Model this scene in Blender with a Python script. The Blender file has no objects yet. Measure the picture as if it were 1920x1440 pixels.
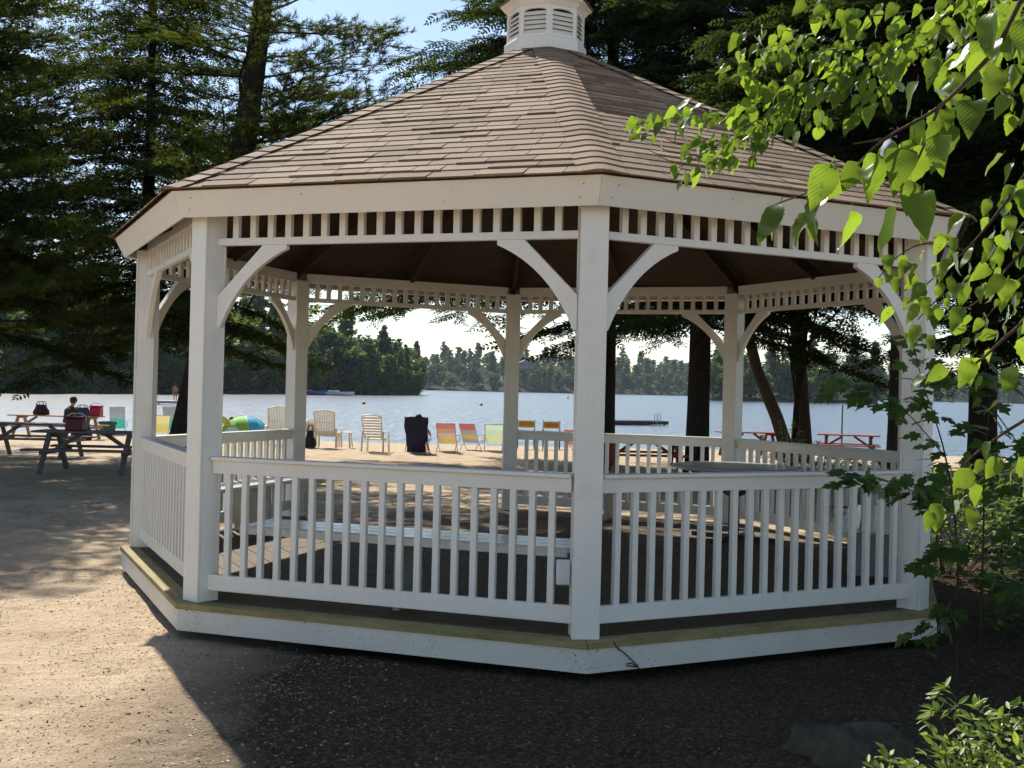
import bpy, math, random
import numpy as np
from mathutils import Vector, Matrix

R = math.radians
scene = bpy.context.scene
col = scene.collection

# ------------------------------------------------------------------ camera
def make_camera():
    yaw, pit, rol = 0.0354, 0.0040, 0.0241
    def tf(v):
        c, s = math.cos(rol), math.sin(rol); v = (c*v[0]-s*v[2], v[1], s*v[0]+c*v[2])
        c, s = math.cos(pit), math.sin(pit); v = (v[0], c*v[1]-s*v[2], s*v[1]+c*v[2])
        c, s = math.cos(yaw), math.sin(yaw); return Vector((c*v[0]-s*v[1], s*v[0]+c*v[1], v[2]))
    x, y, z = tf((1, 0, 0)), tf((0, 0, 1)), -tf((0, 1, 0))
    cam = bpy.data.cameras.new('camera'); o = bpy.data.objects.new('camera', cam); col.objects.link(o)
    m = Matrix(((x.x, y.x, z.x, 0.132), (x.y, y.y, z.y, -10.165), (x.z, y.z, z.z, 1.467), (0, 0, 0, 1)))
    o.matrix_world = m
    cam.sensor_width = 36; cam.lens = 2108.7/1920*36
    cam.clip_start = 0.05; cam.clip_end = 6000
    scene.camera = o
make_camera()

# ------------------------------------------------------------------ sky, sun, exposure
SUN_EL, SUN_AZ = R(47), R(-28)            # azimuth from +Y towards +X
SDIR = Vector((math.sin(SUN_AZ)*math.cos(SUN_EL), math.cos(SUN_AZ)*math.cos(SUN_EL), math.sin(SUN_EL)))
world = bpy.data.worlds.new('World'); scene.world = world; world.use_nodes = True
wn = world.node_tree
sky = wn.nodes.new('ShaderNodeTexSky'); sky.sky_type = 'NISHITA'; sky.sun_disc = False
sky.sun_elevation = SUN_EL; sky.sun_rotation = SUN_AZ % (2*math.pi)
sky.air_density = 1.0; sky.dust_density = 0.4; sky.ozone_density = 1.0
bg = wn.nodes['Background']; bg.inputs['Strength'].default_value = 0.118
wn.links.new(sky.outputs['Color'], bg.inputs['Color'])
sun = bpy.data.lights.new('sun', 'SUN'); sun.energy = 5.0; sun.angle = R(0.55); sun.color = (1.0, 0.94, 0.84)
so = bpy.data.objects.new('sun', sun); col.objects.link(so)
so.rotation_euler = (-SDIR).to_track_quat('-Z', 'Y').to_euler(); so.location = SDIR*60
vs = scene.view_settings
vs.view_transform = 'Standard'; vs.look = 'None'; vs.gamma = 1.0; vs.use_curve_mapping = False
vs.exposure = 0.48
scene.cycles.use_denoising = True; scene.cycles.use_adaptive_sampling = True; scene.cycles.adaptive_threshold = 0.04
scene.cycles.max_bounces = 5; scene.cycles.diffuse_bounces = 3; scene.cycles.transmission_bounces = 3
scene.cycles.transparent_max_bounces = 4; scene.cycles.glossy_bounces = 3
scene.cycles.sample_clamp_indirect = 6.0
scene.cycles.caustics_reflective = False; scene.cycles.caustics_refractive = False

# ------------------------------------------------------------------ materials
MAT = {}
class NT:
    def __init__(self, name):
        self.m = bpy.data.materials.new(name); self.m.use_nodes = True
        self.t = self.m.node_tree; self.t.nodes.clear()
        self.out = self.t.nodes.new('ShaderNodeOutputMaterial')
        MAT[name] = self.m
    def n(self, typ, **kw):
        nd = self.t.nodes.new(typ)
        for k, v in kw.items():
            if k.startswith('i_'):
                key = k[2:]; key = int(key) if key.isdigit() else key.replace('_', ' ')
                nd.inputs[key].default_value = v
            else: setattr(nd, k, v)
        return nd
    def l(self, a, b): self.t.links.new(a, b)
    def coords(self, which='Object', scale=1.0, obj_scale=None):
        tc = self.n('ShaderNodeTexCoord')
        mp = self.n('ShaderNodeMapping'); sc = scale if isinstance(scale, (tuple, list)) else (scale,)*3
        mp.inputs['Scale'].default_value = sc
        self.l(tc.outputs[which], mp.inputs['Vector']); return mp.outputs['Vector']
    def pos(self, scale=1.0):
        g = self.n('ShaderNodeNewGeometry'); mp = self.n('ShaderNodeMapping')
        mp.inputs['Scale'].default_value = scale if isinstance(scale, (tuple, list)) else (scale,)*3
        self.l(g.outputs['Position'], mp.inputs['Vector']); return mp.outputs['Vector']
    def noise(self, vec, scale, detail=4, rough=0.55):
        nd = self.n('ShaderNodeTexNoise'); nd.inputs['Scale'].default_value = scale
        nd.inputs['Detail'].default_value = detail; nd.inputs['Roughness'].default_value = rough
        if vec is not None: self.l(vec, nd.inputs['Vector'])
        return nd.outputs['Fac']
    def ramp(self, fac, stops):
        r = self.n('ShaderNodeValToRGB'); e = r.color_ramp.elements
        while len(e) < len(stops): e.new(0.5)
        for k, (p, c) in enumerate(stops):
            e[k].position = p; e[k].color = (c if len(c) == 4 else (*c, 1)) if isinstance(c, (tuple, list)) else (c, c, c, 1)
        self.l(fac, r.inputs['Fac']); return r.outputs['Color']
    def mix(self, fac, a, b, typ='MIX'):
        m = self.n('ShaderNodeMix', data_type='RGBA', blend_type=typ)
        for sock, v in ((m.inputs[0], fac), (m.inputs[6], a), (m.inputs[7], b)):
            if hasattr(v, 'is_output'): self.l(v, sock)
            else: sock.default_value = v if not isinstance(v, (tuple, list)) else (*v[:3], 1)
        return m.outputs[2]
    def math(self, op, a, b=0.0, clamp=False):
        m = self.n('ShaderNodeMath', operation=op, use_clamp=clamp)
        for k, v in enumerate((a, b)):
            if hasattr(v, 'is_output'): self.l(v, m.inputs[k])
            else: m.inputs[k].default_value = v
        return m.outputs[0]
    def bump(self, h, strength=0.3, dist=0.01):
        b = self.n('ShaderNodeBump'); b.inputs['Strength'].default_value = strength
        b.inputs['Distance'].default_value = dist; self.l(h, b.inputs['Height']); return b.outputs['Normal']
    def principled(self, color, rough=0.6, normal=None, spec=0.4, metallic=0.0):
        p = self.n('ShaderNodeBsdfPrincipled')
        for sock, v in ((p.inputs['Base Color'], color), (p.inputs['Roughness'], rough)):
            if hasattr(v, 'is_output'): self.l(v, sock)
            else: sock.default_value = (*v[:3], 1) if isinstance(v, (tuple, list)) else v
        p.inputs['Specular IOR Level'].default_value = spec; p.inputs['Metallic'].default_value = metallic
        if normal is not None: self.l(normal, p.inputs['Normal'])
        self.l(p.outputs[0], self.out.inputs['Surface']); return p

def mat_plain(name, c, rough=0.6, spec=0.35, var=0.12, scale=6, metallic=0.0):
    t = NT(name); v = t.coords('Object')
    f = t.noise(v, scale, 5)
    lo = tuple(x*(1-var) for x in c); hi = tuple(min(1, x*(1+var)) for x in c)
    t.principled(t.ramp(f, [(0.3, lo), (0.7, hi)]), rough, t.bump(t.noise(v, scale*8, 3), 0.08, 0.004), spec, metallic)

def mat_paint(name='white_paint', base=(0.84, 0.805, 0.73)):
    t = NT(name); v = t.pos()
    big = t.noise(v, 1.3, 5, 0.6); grain = t.noise(t.pos((14, 14, 3)), 6, 4)
    dirt = t.ramp(t.noise(v, 7, 6, 0.7), [(0.55, 0.0), (0.78, 1.0)])
    c = t.ramp(big, [(0.3, tuple(x*0.93 for x in base)), (0.7, base)])
    streak = t.ramp(t.noise(t.pos((16, 16, 1.1)), 3.0, 5, 0.7), [(0.54, 0.0), (0.75, 1.0)])
    c = t.mix(t.math('MULTIPLY', dirt, 0.20), c, (0.42, 0.38, 0.30))
    c = t.mix(t.math('MULTIPLY', streak, 0.16), c, (0.45, 0.42, 0.34))
    t.principled(c, t.math('ADD', 0.27, t.math('MULTIPLY', big, 0.22)), t.bump(grain, 0.22, 0.005), 0.5)
mat_paint()
def mat_bench():
    t = NT('bench_paint'); v = t.pos()
    c = t.ramp(t.noise(v, 3, 5, 0.6), [(0.3, (0.76, 0.745, 0.70)), (0.7, (0.84, 0.825, 0.78))])
    p = t.principled(c, t.math('ADD', 0.10, t.math('MULTIPLY', t.noise(v, 5, 4), 0.14)), t.bump(t.noise(t.pos((4, 4, 30)), 5, 3), 0.05, 0.003), 0.7)
mat_bench()

def mat_skirt():
    t = NT('skirt_paint'); v = t.pos()
    c = t.ramp(t.noise(v, 2.0, 5, 0.6), [(0.3, (0.66, 0.615, 0.53)), (0.7, (0.76, 0.715, 0.62))])
    sp = t.n('ShaderNodeTexVoronoi', feature='F1'); sp.inputs['Scale'].default_value = 38; t.l(v, sp.inputs['Vector'])
    spots = t.math('LESS_THAN', sp.outputs['Distance'], 0.17)
    patch = t.ramp(t.noise(v, 1.1, 3), [(0.44, 0.0), (0.60, 1.0)])
    c = t.mix(t.math('MULTIPLY', t.math('MULTIPLY', spots, patch), 0.7), c, (0.10, 0.085, 0.06))
    moss = t.ramp(t.noise(v, 3.1, 5, 0.7), [(0.55, 0.0), (0.75, 1.0)])
    c = t.mix(t.math('MULTIPLY', moss, 0.16), c, (0.30, 0.29, 0.14))
    t.principled(c, 0.6, t.bump(t.noise(t.pos((6, 6, 20)), 5, 4), 0.1, 0.004), 0.3)
mat_skirt()

def mat_shingle():
    t = NT('shingle'); v = t.pos()
    oi = t.n('ShaderNodeObjectInfo'); at = t.n('ShaderNodeAttribute', attribute_name='tint')
    f = t.math('FRACT', t.math('ADD', oi.outputs['Random'], at.outputs['Fac']))
    c = t.ramp(f, [(0.0, (0.150, 0.094, 0.055)), (0.3, (0.200, 0.132, 0.080)), (0.6, (0.250, 0.172, 0.108)), (0.8, (0.290, 0.205, 0.133)), (1.0, (0.172, 0.112, 0.068))])
    gr = t.noise(v, 260, 2, 0.8)
    c = t.mix(0.75, c, t.ramp(gr, [(0.3, 0.35), (0.5, 0.5), (0.72, 0.78)]), 'OVERLAY')
    st = t.ramp(t.noise(v, 1.7, 5, 0.65), [(0.35, 0.44), (0.7, 0.56)])
    c = t.mix(0.8, c, st, 'OVERLAY')
    t.principled(c, 0.85, t.bump(gr, 0.5, 0.004), 0.35)
mat_shingle()

def mat_wood(name, dark, light, stretch=(1, 14, 14), moss=0.0, rough=0.75):
    t = NT(name); oi = t.n('ShaderNodeObjectInfo')
    v = t.coords('Object', stretch)
    vv = t.n('ShaderNodeVectorMath', operation='ADD'); t.l(v, vv.inputs[0])
    cb = t.n('ShaderNodeCombineXYZ'); t.l(t.math('MULTIPLY', oi.outputs['Random'], 30), cb.inputs[0]); t.l(cb.outputs[0], vv.inputs[1])
    f = t.noise(vv.outputs[0], 2.2, 6, 0.65)
    c = t.ramp(f, [(0.28, dark), (0.72, light)])
    c = t.mix(0.5, c, t.ramp(oi.outputs['Random'], [(0, 0.42), (1, 0.58)]), 'OVERLAY')
    if moss:
        mk = t.ramp(t.noise(t.pos(), 2.4, 5, 0.7), [(0.42, 0.0), (0.66, 1.0)])
        c = t.mix(t.math('MULTIPLY', mk, moss), c, (0.105, 0.10, 0.025))
    t.principled(c, rough, t.bump(f, 0.25, 0.006), 0.3)
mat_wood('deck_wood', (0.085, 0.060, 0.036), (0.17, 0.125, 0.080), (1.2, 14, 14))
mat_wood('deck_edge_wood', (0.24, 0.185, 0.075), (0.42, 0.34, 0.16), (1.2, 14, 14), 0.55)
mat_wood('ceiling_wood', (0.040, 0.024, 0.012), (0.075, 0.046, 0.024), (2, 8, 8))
mat_wood('grey_table_wood', (0.10, 0.085, 0.085), (0.20, 0.175, 0.17), (1.5, 16, 16))
mat_wood('red_table_wood', (0.22, 0.055, 0.04), (0.36, 0.11, 0.085), (1.5, 16, 16))
mat_wood('tan_table_wood', (0.30, 0.17, 0.09), (0.42, 0.26, 0.15), (1.5, 16, 16))
mat_wood('dark_raft_wood', (0.05, 0.045, 0.045), (0.10, 0.09, 0.085), (1.5, 16, 16))
mat_wood('pale_dock_wood', (0.40, 0.38, 0.34), (0.60, 0.57, 0.52), (1.5, 16, 16))

def mat_bark(name, dark, light):
    t = NT(name); v = t.coords('Object', (9, 9, 1.6))
    f = t.noise(v, 2.0, 6, 0.7)
    vo = t.n('ShaderNodeTexVoronoi', feature='DISTANCE_TO_EDGE'); vo.inputs['Scale'].default_value = 3.0; t.l(v, vo.inputs['Vector'])
    h = t.math('ADD', f, t.ramp(vo.outputs['Distance'], [(0.0, 0.0), (0.25, 0.6)]))
    t.principled(t.ramp(f, [(0.3, dark), (0.7, light)]), 0.9, t.bump(h, 0.8, 0.03), 0.15)
mat_bark('bark', (0.016, 0.012, 0.010), (0.055, 0.042, 0.034))
mat_bark('birch_bark', (0.10, 0.075, 0.05), (0.24, 0.19, 0.14))
mat_bark('twig_bark', (0.05, 0.035, 0.022), (0.12, 0.085, 0.055))

def mat_leaf(name, c0, c1, trans, tw=0.5, veins=False, gloss=0.10, patch=0.0):
    t = NT(name)
    oi = t.n('ShaderNodeObjectInfo'); at = t.n('ShaderNodeAttribute', attribute_name='tint')
    f = t.math('FRACT', t.math('ADD', oi.outputs['Random'], at.outputs['Fac']))
    c = t.mix(f, c0, c1)
    if patch:
        pf = t.ramp(t.noise(t.pos(), patch, 3), [(0.35, 0.36), (0.65, 0.62)])
        c = t.mix(0.7, c, pf, 'OVERLAY')
    tr = t.mix(f, tuple(x*0.62 for x in trans), tuple(x*1.3 for x in trans))
    nrm = None
    if veins:
        tc = t.n('ShaderNodeTexCoord'); sp = t.n('ShaderNodeSeparateXYZ'); t.l(tc.outputs['Generated'], sp.inputs[0])
        ax = t.math('ABSOLUTE', t.math('SUBTRACT', sp.outputs[0], 0.5))
        w = t.math('SINE', t.math('MULTIPLY', t.math('SUBTRACT', sp.outputs[1], t.math('MULTIPLY', ax, 0.85)), 58))
        vein = t.ramp(w, [(0.86, 0.0), (1.0, 1.0)])
        mid = t.math('LESS_THAN', ax, 0.014)
        vm = t.math('MAXIMUM', vein, mid)
        c = t.mix(t.math('MULTIPLY', vm, 0.25), c, tuple(min(1, x*1.9) for x in c1))
        tr = t.mix(t.math('MULTIPLY', vm, 0.22), tr, tuple(x*0.45 for x in trans))
        nrm = t.bump(w, 0.10, 0.002)
        wear = t.ramp(t.noise(t.pos(), 55, 3), [(0.62, 0.0), (0.72, 1.0)])
        c = t.mix(t.math('MULTIPLY', wear, 0.6), c, (0.14, 0.10, 0.03)); tr = t.mix(t.math('MULTIPLY', wear, 0.6), tr, (0.10, 0.07, 0.02))
    d = t.n('ShaderNodeBsdfDiffuse'); t.l(c, d.inputs['Color'])
    tl = t.n('ShaderNodeBsdfTranslucent'); t.l(tr, tl.inputs['Color'])
    g = t.n('ShaderNodeBsdfGlossy'); g.inputs['Roughness'].default_value = 0.42; g.inputs['Color'].default_value = (1, 1, 1, 1)
    if nrm is not None:
        for nd in (d, tl, g): t.l(nrm, nd.inputs['Normal'])
    m1 = t.n('ShaderNodeMixShader'); m1.inputs[0].default_value = tw; t.l(d.outputs[0], m1.inputs[1]); t.l(tl.outputs[0], m1.inputs[2])
    fr = t.n('ShaderNodeLayerWeight'); fr.inputs['Blend'].default_value = 0.25
    m2 = t.n('ShaderNodeMixShader'); t.l(t.math('MULTIPLY', fr.outputs['Fresnel'], gloss*4, True), m2.inputs[0])
    t.l(m1.outputs[0], m2.inputs[1]); t.l(g.outputs[0], m2.inputs[2])
    t.l((m2 if gloss > 0 else m1).outputs[0], t.out.inputs['Surface'])
mat_leaf('pine_needles', (0.013, 0.028, 0.009), (0.042, 0.066, 0.014), (0.16, 0.205, 0.026), 0.42, gloss=0.0, patch=0.8)
mat_leaf('hemlock_needles', (0.011, 0.024, 0.008), (0.030, 0.050, 0.012), (0.075, 0.110, 0.018), 0.36, gloss=0.0, patch=0.9)
mat_leaf('beech_leaves', (0.045, 0.085, 0.018), (0.075, 0.125, 0.028), (0.20, 0.30, 0.045), 0.5, gloss=0.06)
mat_leaf('birch_leaves', (0.030, 0.078, 0.012), (0.095, 0.160, 0.020), (0.30, 0.44, 0.035), 0.52, True, gloss=0.10)
mat_leaf('birch_leaves_far', (0.030, 0.078, 0.012), (0.095, 0.160, 0.020), (0.30, 0.44, 0.035), 0.52, False, gloss=0.10)
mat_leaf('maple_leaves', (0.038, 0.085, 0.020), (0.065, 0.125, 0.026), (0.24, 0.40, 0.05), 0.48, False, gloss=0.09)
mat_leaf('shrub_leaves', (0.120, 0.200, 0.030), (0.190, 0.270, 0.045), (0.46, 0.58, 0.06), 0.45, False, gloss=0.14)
mat_leaf('shore_leaves', (0.022, 0.048, 0.016), (0.085, 0.125, 0.034), (0.17, 0.235, 0.05), 0.40, gloss=0.02, patch=0.12)
mat_leaf('far_leaves', (0.028, 0.055, 0.026), (0.095, 0.130, 0.046), (0.15, 0.20, 0.06), 0.35, gloss=0.0, patch=0.05)

def mat_ground():
    t = NT('sand_ground'); v = t.pos()
    sand = t.ramp(t.noise(v, 2.1, 8, 0.62), [(0.25, (0.36, 0.262, 0.165)), (0.55, (0.50, 0.382, 0.255)), (0.8, (0.60, 0.475, 0.325))])
    fine = t.noise(v, 95, 4, 0.75)
    sand = t.mix(0.55, sand, t.ramp(fine, [(0.3, 0.30), (0.5, 0.5), (0.7, 0.70)]), 'OVERLAY')
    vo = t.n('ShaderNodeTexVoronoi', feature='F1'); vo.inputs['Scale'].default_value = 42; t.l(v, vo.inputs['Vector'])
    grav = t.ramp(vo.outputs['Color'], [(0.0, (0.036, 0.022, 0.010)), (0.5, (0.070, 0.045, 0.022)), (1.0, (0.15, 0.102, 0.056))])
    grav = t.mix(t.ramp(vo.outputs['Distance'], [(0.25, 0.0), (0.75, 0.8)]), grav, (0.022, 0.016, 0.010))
    # gravel bed with the roof's shade in its colour, ragged edge along the shadow line
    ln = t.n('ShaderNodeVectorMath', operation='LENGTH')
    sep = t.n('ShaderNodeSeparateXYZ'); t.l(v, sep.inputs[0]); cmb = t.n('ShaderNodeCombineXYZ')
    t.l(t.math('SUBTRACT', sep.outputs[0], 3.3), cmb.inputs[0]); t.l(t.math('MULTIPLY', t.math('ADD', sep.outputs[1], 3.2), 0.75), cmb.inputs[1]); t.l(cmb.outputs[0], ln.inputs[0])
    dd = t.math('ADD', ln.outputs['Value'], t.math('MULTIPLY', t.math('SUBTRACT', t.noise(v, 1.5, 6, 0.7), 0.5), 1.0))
    shade_grav_mask = t.ramp(t.math('DIVIDE', dd, 8.0), [(0.585, 1.0), (0.70, 0.0)])
    c = t.mix(shade_grav_mask, sand, grav)
    needle = t.n('ShaderNodeTexWave'); needle.inputs['Scale'].default_value = 9; needle.inputs['Distortion'].default_value = 22
    needle.inputs['Detail'].default_value = 3; t.l(v, needle.inputs['Vector'])
    nm = t.math('MULTIPLY', t.ramp(needle.outputs['Fac'], [(0.90, 0.0), (0.97, 1.0)]), t.ramp(t.noise(v, 0.55, 4), [(0.45, 0.0), (0.6, 0.55)]))
    inland = t.ramp(t.math('DIVIDE', sep.outputs[1], 20.0), [(0.55, 1.0), (0.75, 0.0)])
    c = t.mix(t.math('MULTIPLY', nm, inland), c, (0.16, 0.095, 0.055))
    hb = t.math('ADD', t.math('MULTIPLY', fine, 0.5), t.math('MULTIPLY', t.math('MULTIPLY', shade_grav_mask, t.math('SUBTRACT', 1.0, vo.outputs['Distance'])), 1.0))
    n1 = t.bump(hb, 0.6, 0.012)
    b2 = t.n('ShaderNodeBump'); b2.inputs['Strength'].default_value = 0.8; b2.inputs['Distance'].default_value = 0.06
    t.l(t.noise(v, 7.5, 6, 0.68), b2.inputs['Height']); t.l(n1, b2.inputs['Normal'])
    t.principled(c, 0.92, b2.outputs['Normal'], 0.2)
mat_ground()

def mat_water():
    t = NT('lake_water'); 
    h1 = t.noise(t.pos((1.0, 0.30, 1)), 1.5, 3, 0.55)
    h2 = t.noise(t.pos((0.30, 0.10, 1)), 1.0, 3, 0.5)
    b1 = t.n('ShaderNodeBump'); b1.inputs['Strength'].default_value = 1.0; b1.inputs['Distance'].default_value = 0.20; t.l(h1, b1.inputs['Height'])
    b2 = t.n('ShaderNodeBump'); b2.inputs['Strength'].default_value = 1.0; b2.inputs['Distance'].default_value = 0.26; t.l(h2, b2.inputs['Height']); t.l(b1.outputs[0], b2.inputs['Normal'])
    p = t.principled((0.012, 0.022, 0.030), 0.30, b2.outputs[0], 0.9)
    p.inputs['IOR'].default_value = 1.6
mat_water()

def mat_rock():
    t = NT('rock'); v = t.pos()
    c = t.ramp(t.noise(v, 5, 7, 0.7), [(0.3, (0.060, 0.048, 0.030)), (0.7, (0.19, 0.155, 0.105))])
    li = t.ramp(t.noise(v, 17, 4, 0.6), [(0.58, 0.0), (0.68, 1.0)])
    c = t.mix(t.math('MULTIPLY', li, 0.5), c, (0.17, 0.17, 0.12))
    t.principled(c, 0.95, t.bump(t.noise(v, 26, 8, 0.75), 1.0, 0.04), 0.1)
mat_rock()
def mat_gravel():
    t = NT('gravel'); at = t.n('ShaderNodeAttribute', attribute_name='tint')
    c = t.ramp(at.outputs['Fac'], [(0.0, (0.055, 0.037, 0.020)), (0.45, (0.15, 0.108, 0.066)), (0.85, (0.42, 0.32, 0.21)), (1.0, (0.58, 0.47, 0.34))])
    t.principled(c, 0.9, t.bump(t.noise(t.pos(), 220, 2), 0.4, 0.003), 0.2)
mat_gravel()

def mat_stripes(name, stops, axis=2):
    t = NT(name); tc = t.n('ShaderNodeTexCoord'); sp = t.n('ShaderNodeSeparateXYZ'); t.l(tc.outputs['Generated'], sp.inputs[0])
    r = t.n('ShaderNodeValToRGB'); r.color_ramp.interpolation = 'CONSTANT'; e = r.color_ramp.elements
    while len(e) < len(stops): e.new(0.5)
    for k, (p, c) in enumerate(stops): e[k].position = p; e[k].color = (*c, 1)
    t.l(sp.outputs[axis], r.inputs['Fac'])
    d = t.n('ShaderNodeBsdfDiffuse'); t.l(r.outputs[0], d.inputs[0]); tl = t.n('ShaderNodeBsdfTranslucent'); t.l(r.outputs[0], tl.inputs[0])
    m = t.n('ShaderNodeMixShader'); m.inputs[0].default_value = 0.30; t.l(d.outputs[0], m.inputs[1]); t.l(tl.outputs[0], m.inputs[2])
    t.l(m.outputs[0], t.out.inputs['Surface'])
mat_stripes('stripe_red_yellow', [(0, (0.58, 0.43, 0.13)), (0.30, (0.52, 0.42, 0.30)), (0.52, (0.50, 0.27, 0.21)), (0.74, (0.52, 0.17, 0.14))])
mat_stripes('stripe_red_grey', [(0, (0.33, 0.31, 0.34)), (0.2, (0.52, 0.40, 0.12)), (0.45, (0.33, 0.31, 0.34)), (0.68, (0.46, 0.14, 0.13))])
mat_stripes('stripe_green', [(0, (0.60, 0.68, 0.44)), (0.25, (0.66, 0.66, 0.36)), (0.45, (0.50, 0.68, 0.48)), (0.7, (0.62, 0.74, 0.58))])
mat_stripes('stripe_teal', [(0, (0.06, 0.42, 0.34)), (0.45, (0.30, 0.33, 0.33)), (0.7, (0.26, 0.30, 0.32))])
mat_stripes('stripe_tan', [(0, (0.55, 0.36, 0.10)), (0.3, (0.45, 0.25, 0.07)), (0.7, (0.55, 0.36, 0.12))])
mat_stripes('stripe_yellow', [(0, (0.60, 0.50, 0.16)), (0.5, (0.68, 0.60, 0.28))])
mat_stripes('stripe_orange', [(0, (0.75, 0.25, 0.05)), (0.5, (0.70, 0.08, 0.05))])
for nm, c, ro in (('white_plastic', (0.74, 0.70, 0.60), 0.4), ('navy_cloth', (0.022, 0.022, 0.055), 0.9), ('tent_green', (0.22, 0.50, 0.08), 0.7),
                  ('tent_blue', (0.05, 0.38, 0.55), 0.7), ('tent_white', (0.62, 0.66, 0.62), 0.7), ('bin_green', (0.02, 0.075, 0.055), 0.5),
                  ('cooler_maroon', (0.12, 0.012, 0.03), 0.45), ('cooler_red', (0.38, 0.02, 0.05), 0.45), ('bag_dark', (0.03, 0.012, 0.02), 0.8),
                  ('bag_blue', (0.05, 0.075, 0.14), 0.8), ('bag_black', (0.012, 0.012, 0.018), 0.8), ('skin', (0.42, 0.22, 0.14), 0.55), ('hair_dark', (0.02, 0.013, 0.01), 0.6),
                  ('shirt_dark', (0.02, 0.022, 0.014), 0.85), ('swim_red', (0.40, 0.05, 0.04), 0.8), ('shorts_dark', (0.02, 0.02, 0.035), 0.85),
                  ('boat_white', (0.75, 0.76, 0.78), 0.3), ('boat_blue', (0.03, 0.08, 0.34), 0.35), ('boat_red', (0.42, 0.05, 0.07), 0.5), ('glass_dark', (0.02, 0.03, 0.04), 0.1),
                  ('steel', (0.45, 0.45, 0.46), 0.35), ('dark_metal', (0.03, 0.03, 0.032), 0.45), ('house_brown', (0.15, 0.10, 0.075), 0.8), ('house_roof', (0.22, 0.19, 0.18), 0.85),
                  ('grey_top', (0.36, 0.37, 0.42), 0.28), ('flag_red', (0.6, 0.05, 0.05), 0.8), ('flag_white', (0.8, 0.8, 0.8), 0.8), ('purple_cloth', (0.14, 0.08, 0.30), 0.85),
                  ('inflatable_yellow', (0.62, 0.56, 0.10), 0.4), ('inflatable_green', (0.25, 0.5, 0.15), 0.4), ('orange_buoy', (0.6, 0.2, 0.05), 0.5), ('cable_black', (0.012, 0.012, 0.014), 0.5),
                  ('pink_cloth', (0.62, 0.38, 0.40), 0.85), ('box_white', (0.70, 0.70, 0.67), 0.45), ('cap_white', (0.7, 0.7, 0.66), 0.8)):
    mat_plain(nm, c, ro)

# ------------------------------------------------------------------ mesh helpers
def link(name, me, mat=None, parent=None, loc=None, matrix=None):
    o = bpy.data.objects.new(name, me); col.objects.link(o)
    if mat and me is not None and not me.materials: me.materials.append(MAT[mat])
    if parent: o.parent = parent
    if loc is not None: o.location = loc
    if matrix is not None: o.matrix_local = matrix
    return o
def tag(o, label=None, cat=None, group=None, kind=None):
    if label: o['label'] = label
    if cat: o['category'] = cat
    if group: o['group'] = group
    if kind: o['kind'] = kind
    return o
def thing(name, loc, label, cat, rz=0.0, group=None, scale=1.0):
    o = bpy.data.objects.new(name, None); col.objects.link(o); o.location = loc; o.rotation_euler = (0, 0, rz); o.scale = (scale,)*3
    o.empty_display_size = 0.2
    return tag(o, label, cat, group)
def mesh_np(name, V, F, smooth=False, tint=None):
    V = np.asarray(V, np.float32); F = np.asarray(F, np.int32); k = F.shape[1]
    me = bpy.data.meshes.new(name)
    me.vertices.add(len(V)); me.vertices.foreach_set('co', V.ravel())
    me.loops.add(F.size); me.loops.foreach_set('vertex_index', F.ravel())
    me.polygons.add(len(F)); me.polygons.foreach_set('loop_start', np.arange(0, F.size, k, dtype=np.int32))
    try: me.polygons.foreach_set('loop_total', np.full(len(F), k, np.int32))
    except Exception: pass
    if smooth: me.polygons.foreach_set('use_smooth', np.ones(len(F), bool))
    if tint is not None:
        a = me.attributes.new('tint', 'FLOAT', 'FACE'); a.data.foreach_set('value', np.asarray(tint, np.float32))
    me.update(calc_edges=True); me.validate()
    return me
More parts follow.
